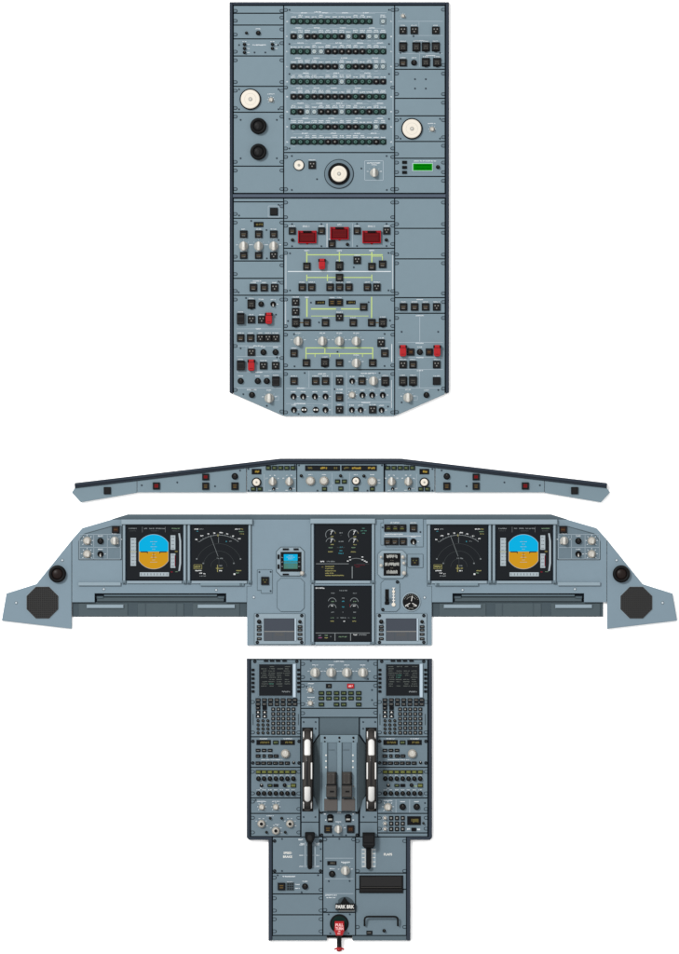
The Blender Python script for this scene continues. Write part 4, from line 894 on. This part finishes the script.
for a, l in ((80, 6.8), (208, 6.4), (332, 6.4)): 
    t = math.radians(a); q.line(411.1+1.0*math.cos(t), 602.6-1.0*math.sin(t), 411.1+l*math.cos(t), 602.6-l*math.sin(t), 0.7, z+0.6, 'white')
for a in range(20, 170, 15): t = math.radians(a); q.line(411.1+6.6*math.cos(t), 601.8-6.6*math.sin(t), 411.1+7.6*math.cos(t), 601.8-7.6*math.sin(t), 0.5, z+0.58, 'legend')
q.arc(411.1, 601.8, 5.0, 30, 150, 0.5, z+0.57, 'legend'); q.dash(407.0, 606.0, 3.6, 1.0, z+0.6, 'white'); q.dash(415.2, 606.0, 3.6, 1.0, z+0.6, 'white'); q.dash(411.1, 608.2, 5, 1.0, z+0.6, 'legend'); q.cyl(411.1, 602.4, 1.3, z+0.4, z+1.0, 'black_face', 0.2)
M.own('dial', q); M.done()

# ================================================================== CENTRE PEDESTAL
PAINT = 'panel_pedestal_shade'
T = thing('centre_pedestal', 'stepped centre pedestal with throttle levers, black and white trim wheels and red handle', 'cockpit panel', 339.4, 800)
m = MB(339.4, 800, 0)
m.prism([(248, 659.2), (430.4, 659.2), (430.4, 838), (408.5, 838), (408.5, 936), (270, 936), (270, 838), (248, 838)], 0, 2.2, 'backing')
for sg in (1, -1):
    f = lambda x: fx(x, sg)
    m.prism(P([(246.7, 658.6), (250.0, 658.6), (250.0, 836.9), (272.0, 836.9), (272.0, 940.6), (268.4, 940.6), (268.4, 839.9), (249.0, 839.9), (246.7, 837.6)], sg), 0, 5.2, 'frame', 0.5)
m.prism(rect(249.8, 658.6, 429.2, 659.5), 0, 2.6, 'slate')
m.prism(rect(327, 935.7, 352, 938.0), 0, 3.2, 'rubber', 0.3)
part('frame', m, T, 'dark slate frame with a stepped outline')
for a, b in ((272.2, 326.8), (352.4, 406.6)):
    q = MB((a+b)/2, 938, 0); q.prism(rect(a, 936.0, b, 940.5), 0, 4.2, 'panel_deep', 0.4); part('foot_strip', q, T)
PL, P1, P2, PR = 250.6, 300.7, 377.5, 428.0
for dx in (0, 126.9):
    a, b = (PL, P1) if dx == 0 else (P2, PR)
    M = Module(T, 'keyboard_unit', rect(a, 659.6, b, 736.9), mat='panel', label='left keypad unit under a dark text screen' if dx == 0 else 'right keypad unit under a dark text screen')
    z = M.z; q = M.mb(275.8+dx, 680); q.box(275.8+dx, 680, 35.4, 33.4, z, z+0.8, 'panel_mid', 0.3); q.box(275.7+dx, 680.0, 33.2, 31.4, z+0.6, z+1.0, 'screen')
    for i in range(10):
        for k in range(4):
            if rnd() < 0.9: q.dash(263.6+dx+k*7.7+1.4*rnd(), 666.6+i*2.15, 3.4+3.4*rnd(), 0.9, z+1.06, 'e_land' if rnd() < 0.1 else 'e_text')
    q.dash(286+dx, 691.6, 8, 1.6, z+1.06, 'e_grey'); q.box(294.4+dx, 680.6, 3.0, 33.6, z, z+1.6, 'panel_pale', 0.4)
    M.own('screen', q)
    for y in (669.9, 674.3, 678.5, 682.8, 687, 691.4):
        M.key(252.9+dx, y, 2.9, 2.3, 'none', 'line_key'); M.key(298.6+dx, y, 2.9, 2.3, 'none', 'line_key')
    for x in (266, 272, 278, 284.5): M.key(x+dx, 660.9, 4.4, 1.5, 'none', 'small_key')
    for y in (700, 704.2):
        for x in (258, 264.3, 270.5, 276.8, 283, 289.3, 294.8): M.key(x+dx, y, 4.8, 3.5, 'page', 'page_key')
    for x, y, k in ((258, 708.0, 'page'), (264.6, 708.0, 'none'), (258, 712.1, 'arrow'), (264.6, 712.1, 'arrow'), (258, 716.2, 'arrow'), (264.6, 716.2, 'arrow')): M.key(x+dx, y, 4.4, 3.3, k, 'arrow_key')
    for x in (273.1, 278.3, 283.2, 288.3, 293.4):
        for y in (709.2, 713.9, 718.6, 723.3, 728, 732.7): M.key(x+dx, y, 3.6, 3.4, 'letter' , 'letter_key')
    for x in (258, 262.9, 267.8):
        for y in (720.7, 724.8, 728.8, 732.8): M.sub('number_key', lib(('number_key',), lambda q: (q.cyl(0, 0, 1.5, 0, 1.4, 'black', 0.3, n=14), q.box(0, 0, 0.9, 1.0, 1.3, 1.46, 'legend_dim'))), x+dx, y)
    M.bsc((254.8+dx, 661.4), (296.8+dx, 661.4)); M.l.box(253+dx, 719.5, 0.9, 11, M.z, M.z+0.2, 'slate'); M.l.box(298.4+dx, 719.5, 0.9, 11, M.z, M.z+0.2, 'slate'); M.used = True
    M.fast(ys=[702]); M.fast(ys=[732.4]); M.done()
    M = Module(T, 'radio_panel', rect(a, 736.9, b, 767.4))
    M.disp(263.6+dx, 742.4, 14.4, 5.0, 'e_amber_dim', 0.62); M.disp(287.6+dx, 742.4, 14.4, 5.0, 'e_amber_dim', 0.5); M.key(275.7+dx, 742.4, 5.6, 4.0, 'green', 'lit_key')
    M.dash(263.6+dx, 738.8, 8, 1.0); M.dash(288+dx, 738.8, 9, 1.0)
    for x in (258, 264, 270): M.key(x+dx, 750.3, 4.6, 3.0, 'plain', 'radio_key')
    for x in (258, 264, 270.4, 276): M.key(x+dx, 756, 4.6 if x != 264 else 3.0, 3.2, 'plain', 'radio_key')
    for x in (258, 263.6, 269.5, 275.3, 281.2, 287.2): M.key(x+dx, 763.1, 4.8, 3.2, 'plain', 'radio_key')
    M.bk(285.4+dx, 753.7, 4.5); M.t(293.6+dx, 762.6, 1.5, -1, False); M.bsc((252.9+dx, 741.3), (299+dx, 741.3), (252.9+dx, 763), (299+dx, 763)); M.dash(266+dx, 753, 12, 0.7, 'ink_dim'); M.dash(272+dx, 759.6, 22, 0.8); M.done()
    M = Module(T, 'audio_panel', rect(a, 767.4, b, 798.0)); xs = (258.4, 264, 269.9, 275.8, 281.6, 287.4, 293.3)
    for x in xs:
        M.key(x+dx, 771.9, 5.3, 3.7, 'olive', 'audio_key'); M.r(x+dx, 778.7, 2.35, False); M.r(x+dx, 793.4, 2.35, False); M.dash(x+dx, 775.2, 3.4, 0.8); M.dash(x+dx, 789.8, 3.4, 0.8)
    M.t(261.4+dx, 785.4, 1.7, -1, False); M.dash(261.4+dx, 788.2, 3, 0.8); M.key(269.9+dx, 785.4, 4.8, 3.0, 'green', 'lit_key'); M.key(275.8+dx, 785.4, 4.8, 3.0, 'none', 'radio_key'); M.r(284.6+dx, 785.2, 2.0, False); M.line(286.8+dx, 786.2, 290.4+dx, 786.2, 0.5, G); M.key(293.3+dx, 785.4, 5.2, 3.9, 'olive', 'audio_key'); M.fast(ys=[771.8]); M.fast(ys=[793.4]); M.done()
M = Module(T, 'light_panel', rect(PL, 798, P1, 813.5)); M.tk(261.8, 807, 3.1); M.tk(275.8, 807, 3.1); M.dash(261.5, 801.4, 9); M.dash(276, 801.4, 8); M.fast(right=False, ys=[801.6]); M.fast(left=False, ys=[809]); M.sc((255.6, 800)); M.done()
M = Module(T, 'weather_radar_panel', rect(PL, 813.5, P1, 836.7))
for x, y in ((261.4, 823.8), (290, 823.8), (275.8, 830.7)): M.bk(x, y, 4.0, True); [M.dash(x+5.8*math.cos(math.radians(a)), y+5.6*math.sin(math.radians(a)), 1.6, 0.8) for a in (-150, -110, -70, -30, 20)]
for x, y in ((270.2, 818.2), (281.7, 818.2), (266.5, 832.2), (285.2, 832.2)): M.r(x, y, 1.4, False)
M.dash(270, 815.8, 7, 0.9); M.dash(277, 824.6, 4, 1.0); M.fast(); M.done()
M = Module(T, 'door_panel', rect(P2, 798, PR, 813.5)); M.tk(388, 807, 4.0); M.r(402.7, 806.8, 3.3); M.r(416.7, 806.8, 3.3); M.line(396, 799.6, 396, 812.6, 0.5); M.line(409.7, 799.6, 409.7, 812.6, 0.5); M.dash(388, 800.6, 9); M.fast(right=False, ys=[801.6]); M.fast(left=False, ys=[809]); M.sc((425, 803)); M.done()
M = Module(T, 'transponder_panel', rect(P2, 813.5, PR, 833.0))
for y in (818, 823.5, 829):
    M.tk(385, y, 1.7)
    for x in (391.1, 396.9, 402.7): M.key(x, y, 3.9, 4.1, 'letter', 'number_key')
M.disp(414, 820.6, 13.6, 8.8, 'e_amber_dim', 0.55); M.key(413.8, 829.4, 4.6, 3.4, 'none', 'small_key'); M.r(423.4, 823.2, 1.2, False); M.dash(408.6, 829.2, 3, 2.0); M.dash(418.6, 829.2, 3, 2.0); M.fast(); M.done()
Module(T, 'blank_panel', rect(P2, 833.0, PR, 836.9)).done()
M = Module(T, 'switching_panel', rect(P1, 659.6, P2, 681.4))
for x in (315.1, 331.2, 346.9, 362.9): M.k(x, 672.6, 5.8, 8.4)
M.dash(339, 661.4, 10, 1.1); M.sc((310.8, 660.9), (310.8, 679), (368, 660.9), (368, 679)); M.fast(); M.done()
M = Module(T, 'systems_display_panel', rect(P1, 681.4, P2, 708.4))
M.tk(310.3, 690, 2.7); M.tk(310.3, 703.2, 2.7); M.dash(311, 683.6, 6); M.dash(311, 697.4, 7); M.disp(328.8, 686, 5.8, 4.4, 'legend_dim', 0.4)
q = M.mb(350.6, 686); q.box(350.6, 686, 7.0, 4.6, ZT, ZT+1.6, 'red', 0.4); q.dash(350.6, 686, 4, 2.0, ZT+1.66, 'pink_ink'); M.own('warning_button', q, 'red push button')
for y, xs in ((693, (321.3, 328.8, 336.4, 343.6, 350.9, 358.6)), (698.3, (321.3, 328.8, 336.4, 343.6, 350.9, 358.6)), (704.4, (321.3, 336.4, 343.6, 358.6))):
    for x in xs: M.key(x, y, 5.4, 3.9, 'green', 'lit_key')
M.line(318, 700.8, 362, 700.8, 0.3); M.sc((306.6, 686.6), (372, 690), (372, 700)); M.fast(); M.done()
M = Module(T, 'blank_panel', rect(P1, 708.4, P2, 717.5)); M.fast(); M.done()
# throttle quadrant
q = MB(339.1, 770, 0)
q.prism(rect(319.6, 717.8, 358.8, 734.8), 1.8, 3.0, 'panel_deep', 0.2)
top = [(320.2, 734.8), (357.9, 734.8), (357.9, 811.4), (320.2, 811.4)]; bot = [(312.4, 745.2), (365.7, 745.2), (365.7, 794.0), (312.4, 794.0)]
q.layers([q.ccw(bot), q.ccw(top)], [2.1, 7.2], 'slate_green', 'panel_mid')
q.prism(rect(320.4, 734.9, 357.7, 742.4), 7.0, 7.7, 'panel', 0.2)
for a, b in ((322.4, 327.3), (337.2, 341.8), (351.8, 356.8)): q.prism(rect(a, 742.2, b, 811.2), 7.0, 9.4, 'panel', 0.5)
for a, b in ((327.6, 336.9), (342.1, 351.5)): q.prism(rect(a, 742.6, b, 798), 7.1, 7.35, 'panel_mid'); q.prism(rect(a+1, 749.4, b-2.2, 750.2), 7.3, 7.6, 'panel_deep')
for a, b in ((324.2, 337.6), (341.4, 355.2)): q.prism(rect(a, 798.6, b, 810.6), 7.1, 10.2, 'lever_foot', 0.5)
for x in (324.8, 339.4, 353.4): q.cyl(x, 737.6, 1.2, 7.6, 8.2, 'rubber', 0.2, n=14); q.ring(x+0.6, 738.6, 1.2, 1.8, 7.6, 7.9, 'panel_light', 14); q.cyl(x, 741.4, 0.8, 7.6, 8.0, 'rubber', n=10)
for x in (326.0, 352.9):
    for y in (755, 760.9, 767): q.box(x, y, 1.5, 1.5, 9.3, 9.5, 'white')
for y in (786, 797.4): q.box(326, y, 1.2, 1.0, 9.3, 9.5, 'ink_dim'); q.box(353.5, y, 1.2, 1.0, 9.3, 9.5, 'amber_dim')
Q = part('throttle_quadrant', q, T)
for x in (331.4, 346.8):
    q = MB(x, 785, 9); q.layers([q.ccw(rect(x-4.9, 771.6, x+4.9, 797.2)), q.ccw(rect(x-4.6, 771.8, x+4.6, 797.0)), q.ccw(rect(x-3.6, 772.4, x+3.6, 796.4))], [7.2, 12.0, 13.0], 'lever')
    q.prism([(x-3.7, 771.8), (x+3.7, 771.8), (x+3.7, 783), (x+5.2, 785), (x+5.2, 796.8), (x-5.2, 796.8), (x-5.2, 785), (x-3.7, 783)], 9.0, 16.0, 'lever', 0.8)
    q.prism(rect(x-4.9, 783.4, x+4.9, 785.0), 15.9, 16.4, 'rubber', 0.2); q.box(x+0.6, 791.0, 4.2, 1.6, 15.9, 16.2, 'rubber', 0.1); q.box(x-0.6, 778, 2.6, 8, 15.9, 16.3, 'wheel', 0.2)
    for yy in (774.2, 781.6, 787.2, 794.4): q.box(x, yy, 6.2 if yy < 783 else 8.6, 0.4, 15.9, 16.15, 'lever_foot')
    put('throttle_lever', q.mesh('throttle_lever'), Q, *q.o)
M = Module(T, 'engine_start_panel', rect(319.6, 811.5, 358.8, 836.8), 2.0, ZT, bev=0.3)
def f_start(mb):
    mb.prism([(-3.4, -2.6), (-1.6, -4.2), (1.6, -4.2), (3.4, -2.6), (2.7, 3.8), (-2.7, 3.8)], 0, 1.0, 'black', 0.2); mb.dome(0, -1.4, 2.5, 0.9, 3.0, 'rubber', 18); mb.box(0, 0.9, 3.8, 1.8, 0.9, 3.8, 'knob_grey', 0.5)
for x in (330.2, 348.1): M.sub('start_lever', lib(('start_lever',), f_start), x, 818.4)
M.b(327.9, 829, 7.4, 7.4, 'amber', False); M.b(350.6, 829, 7.4, 7.4, 'rust', False); M.k(338.3, 829.2, 4.6, 8.0); M.dash(339.3, 812.6, 4, 1.2); M.line(324, 814, 326, 814, 1.0, 'ink'); M.line(325, 820, 326.4, 820, 1.0, 'ink'); M.line(352.4, 814, 354, 814, 1.0, 'ink'); M.line(352.4, 820, 354, 820, 1.0, 'ink'); M.sc((333, 835.2), (346, 835.2)); M.bsc((321.4, 812.2), (357.2, 812.2), (321.6, 835), (357, 835)); M.done()
for sg in (1, -1):
    pp = [(301.2, 717.9), (319.0, 717.9), (319.0, 734.6), (312.2, 744.8), (312.2, 794.2), (319.0, 804.2), (319.0, 822.2), (301.2, 822.2)]
    M = Module(T, 'wheel_plate', P(pp, sg), 1.9, ZT, mat='panel', gap=0.3, bev=0.25)
    M.sc(*[(fx(x, sg), y) for x, y in ((303.6, 722), (315.6, 722), (315.6, 728.6), (303.6, 817), (315.4, 817))])
    M.l.box(fx(307.6, sg), 769.5, 11.2, 84, M.z, M.z+0.15, 'rubber'); M.used = True; M.done()
    M = Module(T, 'lever_plate', P(rect(301.2, 822.4, 319.0, 836.8), sg), 1.9, ZT, mat='panel', gap=0.3, bev=0.25); M.done()
    xw = fx(307.5, sg); q = MB(xw, 769.5, ZT); R = 47.0; zc = ZT+1-22.6; w = lambda y0, y1, x0, x1, r, mt, bu=0.35, re=0: q.arcblock(xw+x0, xw+x1, y0, y1, 769.5, zc, R-9, r, mt, bulge=bu, rnd_end=re)
    w(728.6, 810.6, -3.9, 3.9, R-0.4, 'wheel', 3.4); w(731.2, 736.4, -4.5, -3.3, R-1.0, 'wheel_white'); w(731.2, 736.4, 3.3, 4.5, R-1.0, 'wheel_white'); w(803.2, 808.4, -4.5, -3.3, R-1.0, 'wheel_white'); w(803.2, 808.4, 3.3, 4.5, R-1.0, 'wheel_white')
    q.prism(stad(xw, 733.2, 8.8, 9.6), ZT, ZT+1.6, 'wheel', 0.5); q.prism(stad(xw, 806.2, 8.8, 9.6), ZT, ZT+1.6, 'wheel', 0.5)
    w(728.8, 810.4, -4.6, 4.6, R-2.2, 'wheel', 2.0)
    w(738.6, 754.2, -3.2, 3.2, R+0.2, 'wheel_white', 2.6, 1); w(786.2, 801.2, -3.2, 3.2, R+0.2, 'wheel_white', 2.6, 1)
    w(761.6, 778.0, -4.8, -3.4, R-1.0, 'wheel_white'); w(761.6, 778.0, 3.4, 4.8, R-1.0, 'wheel_white'); w(756, 784.5, -1.4, 1.0, R-0.3, 'black_soft')
    part('trim_wheel', q, T)
# lower pedestal
LA, LB, LC, LD = 272.4, 322.9, 355.6, 406.6
M = Module(T, 'speed_brake_panel', rect(LA, 836.9, LB, 873.2))
M.bsc((274.6, 841), (320.6, 841), (274.6, 871), (320.6, 871)); q = M.mb(287.6, 854.8); q.text('SPEED', 287.6, 852.9, 2.3, ZT+0.12, 'white', 0.03); q.text('BRAKE', 287.6, 856.7, 2.3, ZT+0.12, 'white', 0.03); M.own('lettering', q)
for x in (305.2, 315.0): M.line(x, 842, x, 867.5, 0.8, 'ink_dim')
for y in (845, 855.3, 866.4): M.dash(301.2, y, 3.6, 1.0); M.dash(318, y, 3, 0.9); M.line(303.4, y, 316.6, y, 0.5, 'ink_dim')
M.dash(301, 839.6, 5, 1.6); M.dash(302.4, 843.8, 4, 1.6, 'ink'); M.dash(317.8, 843.6, 3.4, 1.4); M.sc((282, 838.9), (282, 871), (320.7, 849), (320.7, 861))
z = M.z; q = M.mb(309.8, 850)
q.prism(stad(309.8, 855.4, 4.8, 27.8), z, z+0.5, 'rubber', 0.15); q.prism(stad(309.8, 853.6, 4.0, 26.0), z+0.4, z+5.0, 'rubber', 1.0)
q.prism([(304.9, 832.4), (306, 831.8), (313.8, 831.8), (314.8, 832.4), (314.8, 837.6), (312.6, 842.4), (307.0, 842.4), (304.9, 837.6)], z+2.0, z+8.5, 'rubber', 1.1); q.prism(stad(309.8, 837.4, 4.4, 6), z+8.4, z+8.9, 'black_soft', 0.3)
M.own('speed_brake_lever', q); M.done()
M = Module(T, 'cockpit_door_panel', rect(LA, 873.2, LB, 894)); M.fast(right=False, ys=[877.6]); M.fast(left=False, ys=[889.8])
M.b(281.4, 886.4, 7.4, 7.4, 'amber', False); z = M.z; q = M.mb(290.2, 886.4); q.box(290.2, 886.4, 7.6, 8.2, z, z+0.8, 'slate', 0.2); 
for i in range(3):
    for j in range(3): q.box(288+i*2.2, 884+j*2.4, 1.4, 1.5, z+0.7, z+1.2, 'black_face', 0.2)
M.own('keypad', q); M.dash(297.4, 884.4, 4.6, 1.1); M.dash(297.4, 888.4, 4.6, 1.1); M.r(305, 886.4, 3.1); M.dash(289, 876.4, 13, 1.3); M.dash(290, 882, 6, 0.9); M.sc((277.6, 875.2), (318, 875.2), (301.6, 892.3)); M.done()
M = Module(T, 'blank_panel', rect(LA, 894, LB, 914.9)); M.fast(); M.done()
M = Module(T, 'blank_panel', rect(LA, 914.9, LB, 935.6)); M.fast(); M.done()
M = Module(T, 'parking_brake_panel', rect(LB, 836.9, LC, 912.4)); M.fast(ys=[839.4]); M.fast(right=False, ys=[910])
M.line(325, 858.2, 353.4, 858.2, 0.5, 'ink_dim'); M.disp(331.9, 863.1, 9.2, 4.0, 'legend_dim', 0.5); M.r(332.1, 873.9, 3.3); M.k(345.4, 870.6, 5.4, 8.4); M.dash(345.6, 862.2, 9, 1.3); M.line(325, 878.7, 353.4, 878.7, 0.5, 'ink_dim'); M.line(325, 893.6, 353.4, 893.6, 0.5, 'ink_dim')
M.dash(331, 895.2, 12, 1.2); M.dash(331, 897.6, 9, 1.1); M.sc((328.8, 881.2), (349.6, 881), (339.3, 838.8))
z = M.z; q = M.mb(345, 905)
q.prism([(345.2+9.2*math.cos(math.radians(a)), 906+9.2*math.sin(math.radians(a))) for a in range(-140, -5, 9)]+[(354.2, 906), (338.0, 906)], z, z+0.8, 'slate', 0.2)
q.prism([(339.6, 905), (344.0, 897.4), (345.0, 897.4), (347.0, 900.6), (351.6, 905)], z+0.6, z+3.6, 'rubber', 0.5); q.box(345.1, 906.4, 19.4, 6.2, z+0.4, z+5.0, 'rubber', 0.5); q.text('PARK BRK', 345.0, 906.4, 3.7, z+5.08, 'white', 0.03, 18.2)
q.box(346.6, 910.8, 16, 1.0, z, z+0.9, 'knob_grey', 0.2)
M.own('parking_brake_handle', q, 'black handle lettered PARK BRK'); M.done()
M = Module(T, 'gear_extension_panel', rect(LB, 912.4, LC, 935.6)); M.sc((328.6, 914.4), (349.8, 914.4), (330.2, 933.4), (348.6, 933.4))
z = M.z; q = M.mb(339.3, 923.6); q.cyl(339.3, 923.6, 9.5, z, z+0.4, 'rubber', 0.1, n=36); q.cyl(339.3, 923.6, 7.6, z+0.3, z+0.6, 'cb_green', 0.1, n=32); M.own('handle_well', q)
q = M.mb(339.3, 930)
q.prism([(334.9, 921.0), (343.9, 921.0), (344.4, 930.6), (342.6, 935.2), (336.0, 935.2), (334.2, 930.6)], z+1.0, z+6.4, 'red', 0.8)
q.text('PULL', 339.4, 924.6, 3.0, z+6.5, 'pink_ink', 0.05, 8.0); q.text('TURN', 339.4, 928.2, 3.0, z+6.5, 'pink_ink', 0.05, 8.0); q.prism([(337.6, 931.4), (341, 931.4), (339.3, 930.2)], z+6.3, z+6.5, 'pink_ink'); q.dash(339.3, 933.2, 3.4, 1.3, z+6.5, 'pink_ink')
q.tube([(339.2, 934, 6.4), (339.2, 941, 5.4), (339.2, 948.6, 4.4)], 2.3, 'rubber', 14)
q.tube([(334.4, 949.4, 4.2), (336.2, 948.6, 4.2), (339.2, 948.9, 4.2), (342.2, 948.6, 4.2), (344.0, 949.4, 4.2)], 0.9, 'red', 10); q.tube([(336.6, 950.2, 3.6), (339.2, 950.8, 3.6), (341.8, 950.2, 3.6)], 0.9, 'red', 10); q.tube([(339.2, 946.6, 4.6), (339.2, 949.6, 4.0)], 2.5, 'red', 14)
M.own('gear_handle', q, 'red crank handle with a black shaft below'); M.done()
M = Module(T, 'flap_panel', rect(LC, 836.9, LD, 873.2)); M.fast(left=False, ys=[841]); M.fast(right=False, ys=[841]); M.fast(ys=[871.0]); M.text('FLAPS', 388, 854.4, 2.5, 'white', 0.03)
z = M.z; q = M.mb(368.6, 858); q.box(368.7, 858, 15, 19.6, z, z+0.5, 'panel_light', 0.2)
for y in (849.6, 853.6, 857.6, 861.8, 866.4): q.box(363.6, y, 3.0, 0.7, z+0.45, z+0.6, 'white'); q.box(373.8, y, 3.0, 0.7, z+0.45, z+0.6, 'white')
for x in (365.2, 372): q.box(x, 858, 0.6, 18.4, z+0.45, z+0.6, 'white')
M.own('lever_gate', q)
q = M.mb(368.7, 850); q.prism(stad(368.6, 855.6, 5.0, 27), z+0.4, z+5.0, 'rubber', 1.0)
q.prism([(362.5, 832.2), (374.9, 832.2), (374.9, 845.4), (373.0, 847.6), (364.4, 847.6), (362.5, 845.4)], z+1.5, z+9.5, 'rubber', 0.9); q.box(368.7, 843.6, 10, 1.0, z+9.4, z+9.8, 'black_soft', 0.2); q.box(368.7, 838.4, 9.4, 7.0, z+9.4, z+9.7, 'black_face', 0.2)
M.own('flap_lever', q); M.done()
M = Module(T, 'printer_panel', rect(LC, 873.2, LD, 889.4)); z = M.z
q = M.mb(381.2, 884); q.box(381.2, 884.2, 43.8, 17.6, z, z+1.0, 'black', 0.3); q.box(381.2, 881.4, 41.4, 10.6, z+0.8, z+3.6, 'black_soft', 0.8); q.box(381.2, 890.2, 42.8, 4.0, z+0.8, z+2.8, 'black_face', 0.5); q.box(381.2, 887.3, 41.0, 0.6, z+0.9, z+3.0, 'lever'); M.own('paper_slot', q); M.done()
M = Module(T, 'storage_lid', rect(LC, 889.4, LD, 935.6)); M.fast(ys=[927]); z = M.z
q = M.mb(381.2, 920); pts = [(364.6, 925.4, z), (364.6, 925.0, z+3), (364.6, 919.6, z+4.4), (365.0, 917.6, z+4.4), (366.6, 916.5, z+4.4), (369, 916.3, z+4.4), (393.4, 916.3, z+4.4), (395.8, 916.5, z+4.4), (397.4, 917.6, z+4.4), (397.8, 919.6, z+4.4), (397.8, 925.0, z+3), (397.8, 925.4, z)]
q.tube(pts, 0.95, 'rubber', 10); M.own('handle', q); M.r(384.1, 930.7, 1.7, False); q = M.mb(369.4, 932.7); q.box(369.4, 932.7, 6.0, 4.0, z, z+0.6, 'rubber', 0.15); q.dash(369.4, 932.8, 3.6, 1.0, z+0.66, 'legend'); M.own('name_plate', q); M.done()

# ================================================================== setting, light, camera
me = bpy.data.meshes.new('ground'); r = 40.0
me.from_pydata([(-r, -r, 0), (r, -r, 0), (r, r, 0), (-r, r, 0)], [], [(0, 1, 2, 3)]); me.materials.append(ground_mat())
g = bpy.data.objects.new('ground', me); COL.objects.link(g); g['kind'] = 'structure'; g['label'] = 'plain white surface under the panels'
W = bpy.data.worlds.new('World'); scene.world = W; W.use_nodes = True
bg = W.node_tree.nodes['Background']; bg.inputs['Color'].default_value = (1.0, 1.0, 1.0, 1); bg.inputs['Strength'].default_value = 1.3
la = bpy.data.lights.new('softbox', 'AREA'); la.shape = 'DISK'; la.size = 5.0; la.energy = 6000; la.color = (1.0, 0.985, 0.96)
lo = bpy.data.objects.new('softbox', la); COL.objects.link(lo); lo.location = (-9.5, 8.5, 16)
from mathutils import Vector
lo.rotation_euler = (-Vector(lo.location)).to_track_quat('-Z', 'Y').to_euler()
cam = bpy.data.cameras.new('camera'); co = bpy.data.objects.new('camera', cam); COL.objects.link(co)
D = 20.0; co.location = (0, 0, D)
cam.sensor_fit = 'VERTICAL'; cam.sensor_height = 36.0; cam.lens = 36.0*(D-ZT*S)/(954*S); cam.clip_end = 200
scene.camera = co
scene.render.filter_size = 1.1
scene.view_settings.view_transform = 'Standard'; scene.view_settings.look = 'None'; scene.view_settings.exposure = 0; scene.view_settings.gamma = 1
